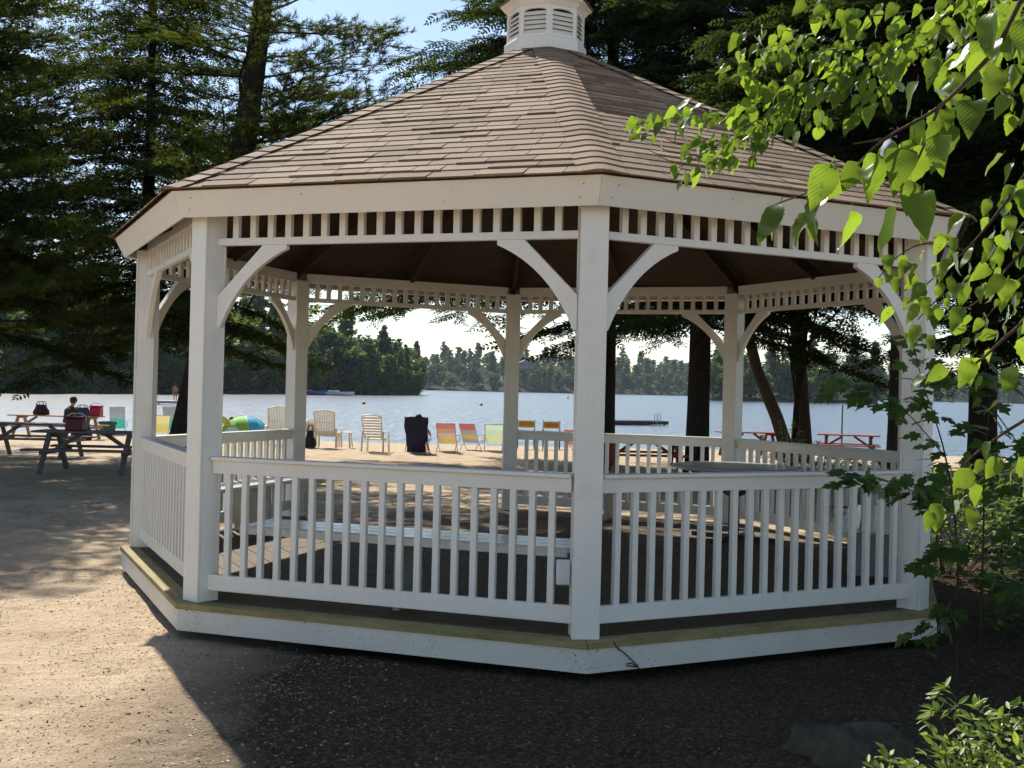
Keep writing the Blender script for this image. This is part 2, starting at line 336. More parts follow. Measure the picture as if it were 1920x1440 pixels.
class MB:
    def __init__(s): s.v = []; s.f = []
    def add(s, vs, fs, M=None):
        b = len(s.v)
        for p in vs: s.v.append(tuple(M @ Vector(p)) if M is not None else tuple(p))
        for q in fs: s.f.append(tuple(i+b for i in q))
    def box(s, c, d, M=None, bev=0.0):
        x, y, z = d[0]/2, d[1]/2, d[2]/2; cx, cy, cz = c
        if bev <= 0:
            vs = [(cx+sx*x, cy+sy*y, cz+sz*z) for sx in (-1, 1) for sy in (-1, 1) for sz in (-1, 1)]
            fs = [(0, 1, 3, 2), (4, 6, 7, 5), (0, 4, 5, 1), (2, 3, 7, 6), (0, 2, 6, 4), (1, 5, 7, 3)]
        else:
            b = min(bev, x*.9, y*.9, z*.9); vs = []; idx = {}
            for sx in (-1, 1):
                for sy in (-1, 1):
                    for sz in (-1, 1):
                        for ax in range(3):
                            p = [sx*(x-b), sy*(y-b), sz*(z-b)]; p[ax] = (sx*x, sy*y, sz*z)[ax]
                            idx[(sx, sy, sz, ax)] = len(vs); vs.append((cx+p[0], cy+p[1], cz+p[2]))
            fs = []
            for ax in range(3):
                o1, o2 = [a for a in range(3) if a != ax]
                for s_ in (-1, 1):
                    q = []
                    for a, b_ in ((-1, -1), (1, -1), (1, 1), (-1, 1)):
                        k = [0, 0, 0]; k[ax] = s_; k[o1] = a; k[o2] = b_; q.append(idx[(*k, ax)])
                    fs.append(tuple(q))
            for ax in range(3):
                o1, o2 = [a for a in range(3) if a != ax]
                for a in (-1, 1):
                    for b_ in (-1, 1):
                        k1 = [0, 0, 0]; k2 = [0, 0, 0]; k1[ax] = -1; k2[ax] = 1
                        for k in (k1, k2): k[o1] = a; k[o2] = b_
                        fs.append((idx[(*k1, o1)], idx[(*k2, o1)], idx[(*k2, o2)], idx[(*k1, o2)]))
            for sx in (-1, 1):
                for sy in (-1, 1):
                    for sz in (-1, 1): fs.append(tuple(idx[(sx, sy, sz, a)] for a in range(3)))
        s.add(vs, fs, M); return s
    def bar(s, a, b, w, h, up=(0, 0, 1)):
        a, b = Vector(a), Vector(b); d = (b-a); L = d.length; d.normalize(); u = Vector(up)
        x = d.cross(u)
        if x.length < 1e-4: x = d.cross(Vector((1, 0, 0)))
        x.normalize(); u = x.cross(d)
        M = Matrix(((x.x, d.x, u.x, 0), (x.y, d.y, u.y, 0), (x.z, d.z, u.z, 0), (0, 0, 0, 1))); M.translation = (a+b)/2
        return s.box((0, 0, 0), (w, L, h), M)
    def tube(s, pts, rad, n=8, cap=True):
        pts = [Vector(p) for p in pts]; m = len(pts)
        if not isinstance(rad, (list, tuple)): rad = [rad]*m
        rings = []; prev = None
        for i, p in enumerate(pts):
            d = (pts[min(i+1, m-1)]-pts[max(i-1, 0)]).normalized()
            if prev is None:
                x = d.cross(Vector((0, 0, 1)))
                if x.length < 1e-3: x = d.cross(Vector((1, 0, 0)))
            else: x = prev - d*prev.dot(d)
            x.normalize(); prev = x; y = d.cross(x)
            rings.append([p + (x*math.cos(2*math.pi*k/n) + y*math.sin(2*math.pi*k/n))*rad[i] for k in range(n)])
        vs = [q for r in rings for q in r]; fs = []
        for i in range(m-1):
            for k in range(n):
                fs.append((i*n+k, i*n+(k+1) % n, (i+1)*n+(k+1) % n, (i+1)*n+k))
        if cap: fs.append(tuple(range(n-1, -1, -1))); fs.append(tuple((m-1)*n+k for k in range(n)))
        s.add(vs, fs); return s
    def lathe(s, prof, n=16, M=None, ph=0.0):
        vs = []; fs = []
        for r, z in prof:
            for k in range(n): a = 2*math.pi*k/n+ph; vs.append((r*math.cos(a), r*math.sin(a), z))
        m = len(prof)
        for i in range(m-1):
            for k in range(n): fs.append((i*n+k, i*n+(k+1) % n, (i+1)*n+(k+1) % n, (i+1)*n+k))
        closed = prof[0] == prof[-1]
        if prof[0][0] > 1e-4 and not closed: fs.append(tuple(range(n-1, -1, -1)))
        if prof[-1][0] > 1e-4 and not closed: fs.append(tuple((m-1)*n+k for k in range(n)))
        s.add(vs, fs, M); return s
    def prism(s, poly, y0, y1, M=None):      # poly in x,z ; extruded along y
        n = len(poly); vs = [(x, y0, z) for x, z in poly] + [(x, y1, z) for x, z in poly]
        fs = [tuple(range(n)), tuple(range(2*n-1, n-1, -1))] + [(k, n+k, n+(k+1) % n, (k+1) % n) for k in range(n)]
        s.add(vs, fs, M); return s
    def mesh(s, name, smooth=False):
        me = bpy.data.meshes.new(name); me.from_pydata(s.v, [], s.f); me.update()
        if smooth: me.polygons.foreach_set('use_smooth', [True]*len(me.polygons))
        return me
    def build(s, name, mat, parent=None, loc=None, smooth=False, matrix=None):
        return link(name, s.mesh(name, smooth), mat, parent, loc, matrix)
def box_mesh(name, d, bev=0.004): return MB().box((0, 0, 0), d, None, bev).mesh(name)

def vnoise(x, y, s, seed):
    rng = np.random.RandomState(seed); g = rng.rand(256, 256)
    x = x/s; y = y/s; xi = np.floor(x).astype(int); yi = np.floor(y).astype(int); fx = x-xi; fy = y-yi
    fx = fx*fx*(3-2*fx); fy = fy*fy*(3-2*fy); G = lambda a, b: g[a % 256, b % 256]
    return (G(xi, yi)*(1-fx)+G(xi+1, yi)*fx)*(1-fy)+(G(xi, yi+1)*(1-fx)+G(xi+1, yi+1)*fx)*fy - 0.5

# ------------------------------------------------------------------ ground, lake
def gbase(y): return np.interp(y, [-60, 6, 20, 27, 31, 45, 90], [-.24, -.24, -.36, -.50, -.60, -1.4, -3])
def gz(x, y):
    x = np.asarray(x, float); y = np.asarray(y, float)
    z = gbase(y) + 0.05*vnoise(x, y, 3.1, 1)*np.clip((np.hypot(x, y)-3.6)/2.0, 0, 1)
    z = z + 0.026*vnoise(x, y, 0.42, 2) + 0.018*vnoise(x, y, 0.17, 3)
    z = z + 0.05*vnoise(x, y, 0.35, 5)*np.clip((y-12)/6, 0, 1)*np.clip((30-y)/4, 0, 1)
    return z
FP = np.random.RandomState(66)
FEET = np.stack([FP.uniform(-9, 1, 420), FP.uniform(-8, 24, 420), FP.uniform(0, 6.28, 420), FP.uniform(.7, 1.3, 420)], 1)
def feet(X, Y):
    Z = np.zeros_like(X)
    for fx, fy, a, k in FEET:
        if math.hypot(fx, fy) < 4.0: continue
        i = np.where((np.abs(X-fx) < .3) & (np.abs(Y-fy) < .3))
        if not len(i[0]): continue
        dx, dy = X[i]-fx, Y[i]-fy; u = (dx*math.cos(a)+dy*math.sin(a))/.13; v = (-dx*math.sin(a)+dy*math.cos(a))/.055; r = np.sqrt(u*u+v*v)
        Z[i] += -.020*k*np.exp(-r**4)+.010*k*np.exp(-((r-1.45)/.35)**2)
    return Z
def make_ground():
    def axis(lo, a, b, hi, fine, n):
        f = np.arange(a, b, fine); l = a-np.geomspace(fine, a-lo, n)[::-1]; h = b+np.geomspace(fine, hi-b, n)
        return np.concatenate([l, f, h])
    xs = axis(-260, -7, 6, 260, 0.06, 80); ys = axis(-70, -7.5, 2, 62, 0.06, 100)
    X, Y = np.meshgrid(xs, ys); Z = gz(X, Y)+feet(X, Y)
    V = np.stack([X, Y, Z], -1).reshape(-1, 3); nx, ny = len(xs), len(ys)
    i = np.arange(nx*ny).reshape(ny, nx); F = np.stack([i[:-1, :-1], i[:-1, 1:], i[1:, 1:], i[1:, :-1]], -1).reshape(-1, 4)
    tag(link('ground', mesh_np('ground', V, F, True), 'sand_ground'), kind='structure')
make_ground()
def make_lake():
    V = [(-1600, 29, -.6), (1600, 29, -.6), (1600, 2200, -.6), (-1600, 2200, -.6)]
    tag(link('lake', mesh_np('lake', V, [(0, 1, 2, 3)]), 'lake_water'), kind='structure')
make_lake()

# ------------------------------------------------------------------ gazebo
GZ = -0.24
gazebo = thing('gazebo', (0, 0, GZ), 'white octagonal gazebo with brown shingle roof and louvred cupola beside the beach', 'gazebo')
TH = -1.4678; RP = 3.47; C8 = math.cos(R(22.5)); T8 = math.tan(R(22.5))
ang = lambda i: TH - i*math.pi/4
def side_matrix(i, rad=RP, z=0.0):
    am = ang(i+0.5); n = Vector((math.cos(am), math.sin(am), 0)); x = Vector((n.y, -n.x, 0)); a = rad*C8
    M = Matrix(((x.x, n.x, 0, n.x*a), (x.y, n.y, 0, n.y*a), (0, 0, 1, z-GZ), (0, 0, 0, 1))); return M
def post_matrix(i, rad=RP, z=0.0):
    n = Vector((math.cos(ang(i)), math.sin(ang(i)), 0)); x = Vector((n.y, -n.x, 0))
    return Matrix(((x.x, n.x, 0, n.x*rad), (x.y, n.y, 0, n.y*rad), (0, 0, 1, z-GZ), (0, 0, 0, 1)))
# x axis of side i points from post i+1?  (checked: x = n x z)
SPAN = 2*RP*math.sin(R(22.5)); CLEAR = SPAN-0.165
rnd = random.Random(7)

def gz_part(name, mb, mat, parent=gazebo, smooth=False): return mb.build(name, mat, parent, (0, 0, -GZ), smooth)
# deck: frame mesh, concentric boards, skirt
def build_deck():
    RD = 3.655
    mb = MB(); mb.lathe([(RD-0.16, -0.17), (RD-0.16, -0.040)], 8, None, TH)
    deck = gz_part('deck', mb, 'deck_wood')
    bw, gap = 0.138, 0.006; ap = RD*C8
    k = 0; r = ap
    while r > 0.10:
        r0 = max(r-bw, 0.02)
        for i in range(8):
            hw1, hw0 = r*T8-0.003, r0*T8-0.003
            dz = rnd.uniform(-0.0015, 0.0015)
            am = ang(i+0.5); n = Vector((math.cos(am), math.sin(am), 0)); x = Vector((n.y, -n.x, 0))
            mid = n*((r+r0)/2)
            M = Matrix(((x.x, n.x, 0, mid.x), (x.y, n.y, 0, mid.y), (0, 0, 1, dz), (0, 0, 0, 1)))
            h = (r-r0)/2; zt, zb = 0.0, -0.036
            vs = [(-hw0, -h, zb), (hw0, -h, zb), (hw1, h, zb), (-hw1, h, zb), (-hw0, -h, zt), (hw0, -h, zt), (hw1, h, zt), (-hw1, h, zt)]
            m2 = MB(); m2.add(vs, [(3, 2, 1, 0), (4, 5, 6, 7), (0, 1, 5, 4), (1, 2, 6, 5), (2, 3, 7, 6), (3, 0, 4, 7)])
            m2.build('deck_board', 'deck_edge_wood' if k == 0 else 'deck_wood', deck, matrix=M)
        r = r0-gap; k += 1
    for i in range(8):
        M = side_matrix(i, RD-0.012)
        hw = (RD-0.012)*math.sin(R(22.5)); th = 0.022
        m = MB(); e = th*T8
        vs = [(-hw+e, -th, -0.178), (hw-e, -th, -0.178), (hw, 0, -0.178), (-hw, 0, -0.178), (-hw+e, -th, -0.0385), (hw-e, -th, -0.0385), (hw, 0, -0.0385), (-hw, 0, -0.0385)]
        m.add(vs, [(3, 2, 1, 0), (4, 5, 6, 7), (0, 1, 5, 4), (1, 2, 6, 5), (2, 3, 7, 6), (3, 0, 4, 7)])
        sb = m.build('skirt_board', 'skirt_paint', gazebo, matrix=M)
        if i in (0, 7, 1):
            for x in (-hw+.07, hw-.07, -.4, .45):
                nl = MB(); nl.lathe([(.0045, 0), (.0045, .0015), (0, .002)], 8, Matrix.Rotation(R(-90), 4, 'X')); nl.build('nail', 'dark_metal', sb, (x, 0.0003, -.075+.03*(x > 0)))
    for i in range(8):                       # stone footings under the rim keep the deck off the ground
        m = MB(); p = post_matrix(i, 3.2); m.box((0, 0, -0.215), (0.3, 0.3, 0.12)); m.build('footing', 'rock', gazebo, matrix=p)
build_deck()
# posts
def post_mesh():
    mb = MB(); w = 0.166; t = 0.02; H = 2.60
    mb.box((0, w/2-t/2, H/2), (w, t, H), None, 0.003); mb.box((0, -w/2+t/2, H/2), (w, t, H), None, 0.003)
    for s in (-1, 1): mb.box((s*(w/2-t/2-0.0025), 0, H/2), (t, w-2*t-0.001, H-0.002), None, 0.002)
    return mb.mesh('post')
pm = post_mesh()
for i in range(8): link('post', pm, 'white_paint', gazebo, matrix=post_matrix(i))
# railings (none on the beach side, 3)
bal = box_mesh('baluster', (0.040, 0.040, 0.712), 0.003)
for i in range(8):
    if i == 3: continue
    M = side_matrix(i)
    mb = MB(); mb.box((0, 0.004, 0.9535), (CLEAR-0.01, 0.105, 0.025), None, 0.004)
    mb.box((0, 0.012, 0.897), (CLEAR-0.012, 0.040, 0.086), None, 0.003)
    rail = mb.build('railing', 'white_paint', gazebo, matrix=M)
    m2 = MB(); m2.box((0, 0.010, 0.128), (CLEAR+0.02, 0.042, 0.105), None, 0.003); m2.build('bottom_rail', 'white_paint', rail)
    n = 19
    for k in range(n):
        x = (k+1)/(n+1)*CLEAR-CLEAR/2
        b = link('baluster', bal, 'white_paint', rail, (x+rnd.uniform(-.0015, .0015), 0.011, 0.522)); b.rotation_euler = (0, rnd.uniform(-.002, .002), rnd.uniform(-.02, .02))
# valances
spin = box_mesh('spindle', (0.044, 0.040, 0.174), 0.003)
for i in range(8):
    mb = MB(); mb.box((0, 0.0, 2.397), (CLEAR-0.004, 0.044, 0.048), None, 0.003); mb.box((0, 0, 2.632), (CLEAR-0.006, 0.05, 0.105), None, 0.003)
    va = mb.build('valance', 'white_paint', gazebo, matrix=side_matrix(i))
    for k in range(18):
        link('spindle', spin, 'white_paint', va, ((k+1)/19*CLEAR-CLEAR/2, 0, 2.5))
# curved brackets
def bracket_mesh():
    poly = [(0.34, 0.0), (0.515, 0.0)]
    for k in range(15):                # concave lower edge
        q = k/14; b0, b1, b2 = (1-q)**2, 2*q*(1-q), q*q
        poly.append((0.515*b0+0.180*b1+0.024*b2, -0.030*b0-0.170*b1-0.545*b2))
    poly += [(0.0, -0.545), (0.0, -0.34)]
    mb = MB(); mb.prism(poly, -0.020, 0.020); return mb.mesh('bracket')
bm_ = bracket_mesh()
for i in range(8):
    for s in (-1, 1):
        M = side_matrix(i) @ Matrix.Translation((-s*(CLEAR/2-0.001), 0.0, 2.372)) @ Matrix.Diagonal((s, 1, 1, 1))
        link('bracket', bm_, 'white_paint', gazebo, matrix=M)
# fascia
for i in range(8):
    Rt, Rb, zt, zb, th = 3.764, 3.680, 2.700, 2.538, 0.024
    mb = MB(); am = ang(i+0.5); n = Vector((math.cos(am), math.sin(am), 0)); x = Vector((n.y, -n.x, 0))
    M = Matrix(((x.x, n.x, 0, 0), (x.y, n.y, 0, 0), (0, 0, 1, -GZ), (0, 0, 0, 1)))
    vs = []
    for rr, z in ((Rt, zt), (Rb, zb), (Rb-0.026, zb+0.010), (Rt-0.026, zt+0.010)):
        a = rr*C8; h = a*T8-0.0008; vs += [(-h, a, z), (h, a, z)]
    mb.add(vs, [(0, 1, 3, 2), (2, 3, 5, 4), (4, 5, 7, 6), (6, 7, 1, 0), (0, 2, 4, 6), (1, 7, 5, 3)])
    fb = mb.build('fascia_board', 'white_paint', gazebo, matrix=M)
    if i in (0, 7, 1):
        for x in (-1.33, -1.30, -.45, .5, 1.31, 1.34):
            z = 2.655 if x in (-1.33, 1.31, .5) else 2.585; rr_ = Rb+(Rt-Rb)*(z-zb)/(zt-zb)
            nl = MB(); nl.lathe([(.0040, 0), (.0040, .0015), (0, .002)], 8, Matrix.Rotation(R(-90), 4, 'X')); nl.build('nail', 'dark_metal', fb, (x, rr_*C8+.0003, z))
# roof
RE, ZE, RT, ZT = 3.795, 2.712, 0.30, 4.475
def build_roof():
    mb = MB()
    mb.lathe([(RE-0.034, ZE-0.006), (RE-0.030, ZE-0.001), (RT, ZT-0.004), (RT, ZT-0.055), (RE-0.075, ZE-0.012), (RE-0.034, ZE-0.006)], 8, None, TH)
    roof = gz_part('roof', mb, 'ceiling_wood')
    a0, a1 = RE*C8, RT*C8; run = a0-a1; rise = ZT-ZE; L = math.hypot(run, rise); cf, sf = run/L, rise/L
    e = 0.122; rows = int(L/e)+1
    parts = 0; SV, SF, ST = [], [], []
    rr = random.Random(3)
    for i in (0, 7, 1, 6, 2, 3, 4, 5):
        am = ang(i+0.5); n = Vector((math.cos(am), math.sin(am), 0)); x = Vector((n.y, -n.x, 0)); nn = n*sf + Vector((0, 0, cf))
        up = -n*cf + Vector((0, 0, sf)); org = n*a0 + Vector((0, 0, ZE))
        for k in range(rows):
            u0 = k*e - (0.012 if k == 0 else 0); u1 = min(k*e+e*1.18, L)
            if u1-u0 < 0.03: continue
            hw0 = (a0-u0*cf)*T8; hw1 = (a0-u1*cf)*T8
            xx = -hw0 - rr.uniform(0, 0.3)
            while xx < hw0:
                w = 0.305 if rr.random() < .75 else rr.choice((0.19, 0.24, 0.34)); xa, xb = xx+0.003, xx+w-0.003; xx += w
                l0, r0 = max(xa, -hw0), min(xb, hw0); l1, r1 = max(xa, -hw1), min(xb, hw1)
                if r0-l0 < 0.02: continue
                if r1 < l1: l1 = r1 = (-hw1 if xb < 0 else hw1)
                j = rr.uniform(-0.005, 0.005) if k else 0; t = rr.choice((0.006, 0.007, 0.008, 0.013)); ua = u0+j
                P = [(l0, ua, 0.0), (r0, ua, 0.0), (r1, u1, 0.0), (l1, u1, 0.0), (l0, ua, t+.003), (r0, ua, t+.003), (r1, u1, 0.0022), (l1, u1, 0.0022)]
                vs = [tuple(org + x*p[0] + up*p[1] + nn*p[2]) for p in P]
                fs = [(4, 5, 6, 7), (0, 1, 5, 4), (1, 2, 6, 5), (3, 0, 4, 7)]
                vis = i in (0, 7) or (i == 1 and k < 30)
                if vis and parts < 300:
                    m = MB(); m.add(vs, fs); m.build('shingle', 'shingle', roof); parts += 1
                else:
                    b = len(SV); SV += vs; SF += [tuple(q+b for q in f) for f in fs]; ST += [rr.random()]*4
    s = link('shingle_field', mesh_np('shingle_field', SV, SF, False, ST), 'shingle', roof); s['kind'] = 'stuff'
    # hip caps
    HV, HF, HT = [], [], []
    for i in range(8):
        d = Vector((math.cos(ang(i)), math.sin(ang(i)), 0)); Lh = math.hypot(RE-RT, rise); up = (-d*((RE-RT)/Lh) + Vector((0, 0, rise/Lh)))
        o0 = d*RE + Vector((0, 0, ZE))
        ee = 0.130; cnt = int(Lh/ee)+1
        ta = []
        for s_ in (1, -1):       # direction across the hip on each face, perpendicular to the hip and in the face
            am = ang(i+0.5) if s_ == 1 else ang(i-0.5); n = Vector((math.cos(am), math.sin(am), 0)); nn = (n*sf+Vector((0, 0, cf)))
            c = nn.cross(up); 
            if c.dot(n) < 0: c = -c
            # want the direction away from the hip into the face
            tang = Vector((-math.sin(am), math.cos(am), 0)); into = -tang if s_ == 1 else tang
            if c.dot(n*1.0 - d) < 0: c = -c
            ta.append((c.normalized(), nn))
        hn = (ta[0][1]+ta[1][1]).normalized()
        for k in range(cnt):
            u0 = k*ee - (0.012 if k == 0 else 0); u1 = min(u0+ee*1.25, Lh); hw = 0.142
            if u1-u0 < .04: continue
            prof0, prof1 = [], []
            ln = rr.uniform(-0.004, 0.004)
            for (c, nn), q in ((ta[0], 1.0), (ta[0], .35), (None, 0), (ta[1], .35), (ta[1], 1.0)) if False else [((ta[0]), 1.0), (ta[0], .22), ((None, None), 0), (ta[1], .22), (ta[1], 1.0)]:
                for pr, uu, lift in ((prof0, u0+ln, 0.024), (prof1, u1, 0.014)):
                    base = o0+up*uu
                    pr.append(base + hn*(lift-0.004) if c is None else base + c*hw*q + nn*lift)
            vs = [tuple(p) for p in prof0+prof1] + [tuple(p-hn*0.011) for p in prof0]
            fs = [(q, q+1, q+6, q+5) for q in range(4)] + [(10+q, 11+q, q+1, q) for q in range(4)]
            if i in (0, 1, 2, 7):
                m = MB(); m.add(vs, fs); m.build('ridge_shingle', 'shingle', roof)
            else:
                b = len(HV); HV += vs; HF += [tuple(q+b for q in f) for f in fs]; HT += [rr.random()]*8
    s = link('ridge_shingle_field', mesh_np('ridge_shingle_field', HV, HF, False, HT), 'shingle', roof); s['kind'] = 'stuff'
    # rafters under the roof
    for i in range(16):
        a = TH - i*math.pi/8; rr0 = (RE-0.16) if i % 2 == 0 else (RE-0.16)*C8
        rt = 0.25; d = Vector((math.cos(a), math.sin(a), 0))
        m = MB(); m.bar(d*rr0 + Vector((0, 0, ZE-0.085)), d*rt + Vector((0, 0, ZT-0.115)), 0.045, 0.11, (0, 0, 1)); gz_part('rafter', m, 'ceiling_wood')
build_roof()
def build_cupola():
    mb = MB()
    mb.lathe([(0.372, 4.30), (0.372, 4.555), (0.352, 4.570)], 8, None, TH)       # base band
    cup = gz_part('cupola', mb, 'white_paint')
    m = MB(); m.lathe([(0.296, 4.572), (0.296, 4.83)], 8, None, TH); m.build('shade_core', 'dark_metal', cup)  # dark core put in for the shade behind the louvre gaps
    for i in range(8):
        am = ang(i+0.5); n = Vector((math.cos(am), math.sin(am), 0)); x = Vector((n.y, -n.x, 0)); a = 0.352*C8; hw = a*T8
        M = Matrix(((x.x, n.x, 0, n.x*a), (x.y, n.y, 0, n.y*a), (0, 0, 1, 0), (0, 0, 0, 1)))
        m = MB(); w = 0.030
        for s in (-1, 1):
            m.box((s*(hw-w/2-0.001), -0.012, 4.705), (w, 0.024, 0.27))
        arch = [(-hw+w, 4.84), (-hw+w, 4.785)] + [(-(hw-w)*math.cos(q/8*math.pi), 4.785+0.028*math.sin(q/8*math.pi)) for q in range(1, 8)] + [(hw-w, 4.785), (hw-w, 4.84)]
        m.prism(arch, -0.024, -0.001); m.box((0, -0.012, 4.581), (2*(hw-w), 0.022, 0.022))
        fr = m.build('louvre_frame', 'white_paint', cup, matrix=M)
        for k in range(5):
            z = 4.614+k*0.040
            ms = MB(); ms.box((0, 0, 0), (2*(hw-w)-0.003, 0.006, 0.043)); mm = Matrix.Translation((0, -0.020, z)) @ Matrix.Rotation(R(33), 4, 'X')
            o = ms.build('louvre_slat', 'white_paint', cup, matrix=M @ mm)
    m = MB(); m.lathe([(0.352, 4.835), (0.362, 4.845), (0.385, 4.875), (0.415, 4.890), (0.415, 4.905), (0.30, 4.906)], 8, None, TH); m.build('cornice', 'white_paint', cup)
    m = MB(); m.lathe([(0.43, 4.907), (0.43, 4.918), (0.20, 5.06), (0.05, 5.24), (0.02, 5.36), (0.0, 5.37)], 8, None, TH); m.build('cap', 'shingle', cup)
build_cupola()

# electrical box, cable
M0 = post_matrix(0)
eb = thing('electrical_box', (0, 0, 0), 'small white electrical box on the inner side of the centre front gazebo post', 'box')
eb.matrix_world = Matrix.Translation((0, 0, GZ)) @ M0 @ Matrix.Translation((0.125, -0.05, 0.30))
MB().box((0, 0, 0.075), (0.085, 0.06, 0.15), None, 0.008).build('housing', 'box_white', eb)
MB().box((0.0, 0.035, 0.075), (0.07, 0.010, 0.13), None, 0.003).build('cover', 'box_white', eb)
def cable():
    M = Matrix.Translation((0, 0, GZ)) @ side_matrix(7, 3.648)
    hw = 3.648*math.sin(R(22.5))
    s = 1 if (M @ Vector((hw, 0, 0))).x < (M @ Vector((-hw, 0, 0))).x else -1
    pts = [(hw-0.17, 0.0), (hw-0.20, -0.04), (hw-0.25, -0.075), (hw-0.30, -0.118), (hw-0.345, -0.158), (hw-0.33, -0.163), (hw-0.27, -0.150), (hw-0.265, -0.140), (hw-0.30, -0.138), (hw-0.34, -0.160), (hw-0.37, -0.19), (hw-0.39, -0.235)]
    p3 = [M @ Vector((s*a, 0.006, z)) for a, z in pts]
    base = p3[-1]; mb = MB(); mb.tube([p-base for p in p3], 0.0035, 5)
    tag(mb.build('cable', 'cable_black', None, base, True), 'thin black cable hanging over the white deck skirt by the front corner', 'cable')
cable()

# benches inside
def bench(i, label, inset=0.30, length=None, z=0.49):
    L = length or (CLEAR-0.30)
    M = Matrix.Translation((0, 0, GZ)) @ side_matrix(i) @ Matrix.Translation((0, -inset, 0))
    t = thing('bench', (0, 0, 0), label, 'bench', group='white benches along the gazebo railings'); t.matrix_world = M
    for k, y in enumerate((-0.145, 0.0, 0.145)):
        MB().box((0, y, z-0.018), (L, 0.135, 0.036), None, 0.004).build('seat_board', 'bench_paint', t)
    MB().box((0, 0.225, z-0.032), (L-0.02, 0.02, 0.052), None, 0.003).build('apron', 'white_paint', t)
    for x in (-L/2+0.12, 0.0, L/2-0.12):
        m = MB(); m.prism([(-0.022, 0), (0.022, 0), (0.022, z-0.037), (-0.022, z-0.037)], -0.19, 0.19); m.build('support', 'white_paint', t)
bench(0, 'white slatted bench with sunlit seat inside the front left railing', 0.42, 2.34)
bench(2, 'white bench against the back left railing beside the open beach entrance', 0.30)
bench(4, 'white bench against the back railing right of the open beach entrance', 0.30)
bench(6, 'white bench along the rightmost railing beyond the grey table', 0.30, 1.9)
def grey_table():
    t = thing('table', (2.0, 1.28, 0.0), 'grey octagonal table inside the gazebo near the right back post', 'table', 0.2)
    m = MB(); m.lathe([(0.60, 0.700), (0.66, 0.715), (0.66, 0.738), (0.645, 0.745), (0.0, 0.745)], 8, None, R(22.5)); m.build('table_top', 'grey_top', t)
    m = MB(); m.lathe([(0.055, 0.03), (0.055, 0.70)], 12); m.build('pedestal', 'dark_metal', t, smooth=False)
    for a in (45, 135, 225, 315):
        m = MB(); c, s = math.cos(R(a)), math.sin(R(a)); m.bar((c*0.05, s*0.05, 0.03), (c*0.45, s*0.45, 0.022), 0.06, 0.04); m.build('foot', 'dark_metal', t)
        m = MB(); m.bar((c*0.05, s*0.05, 0.45), (c*0.5, s*0.5, 0.69), 0.04, 0.04); m.build('arm', 'dark_metal', t)
grey_table()

# ------------------------------------------------------------------ vegetation helpers
def frames(D, N):
    D = D/np.linalg.norm(D, axis=1, keepdims=True); X = np.cross(D, N); l = np.linalg.norm(X, axis=1, keepdims=True)
    X = np.where(l < 1e-4, np.array([[1., 0, 0]]), X/np.maximum(l, 1e-6)); Nn = np.cross(X, D); return X, D, Nn
def scatter(TV, TF, P, D, N, S):
    """copies of a template (x across, y along, z normal) at P along D with normal N and size S"""
    X, Y, Z = frames(D, N); TV = np.asarray(TV, float); TF = np.asarray(TF, int); n, k = len(P), len(TV)
    V = P[:, None, :] + S[:, None, None]*(TV[None, :, 0:1]*X[:, None] + TV[None, :, 1:2]*Y[:, None] + TV[None, :, 2:3]*Z[:, None])
    F = (TF[None] + (np.arange(n)*k)[:, None, None]).reshape(-1, TF.shape[1])
    return V.reshape(-1, 3), F
def tuft_template(seed, n=14, L=0.135, w=0.0125, cone=1.0):
    r = np.random.RandomState(seed); V = []; F = []
    for k in range(n):
        d = np.array([0, .62, 0.12]) + r.normal(size=3)*cone*np.array([.62, .42, .5]); d /= np.linalg.norm(d)
        s = np.cross(d, r.normal(size=3)); s /= np.linalg.norm(s); l = L*r.uniform(.7, 1.15); b = np.array([0, r.uniform(-.05, .05), 0])
        V += [b-s*w/2, b+s*w/2, b+d*l]; F.append((3*k, 3*k+1, 3*k+2))
    return V, F
def spray_template(seed, n=4, L=0.34):
    r = np.random.RandomState(seed); V = []; F = []
    def leaf(b, d, l, w):
        d = np.array(d); d = d/np.linalg.norm(d); s = np.array([d[1], -d[0], 0.0]); k = len(V)
        V.extend([b, b+d*l*.45+s*w/2, b+d*l+np.array([0, 0, r.uniform(-.02, .01)]), b+d*l*.45-s*w/2]); F.append((k, k+1, k+2, k+3))
    for k in range(n):
        y = L*(k+.3)/n; fall = 1-0.55*k/n
        for s in (-1, 1):
            leaf(np.array([0, y, -0.1*y*y]), (s*1.0, 0.75+r.uniform(-.15, .25), r.uniform(-.15, .1)), 0.165*fall*r.uniform(.75, 1.2), 0.052)
    leaf(np.array([0, L*.9, -.01]), (0, 1, -.1), 0.10, 0.042)
    return V, F
TUFTS = [tuft_template(k) for k in range(3)]; SPRAYS = [spray_template(k) for k in range(3)]

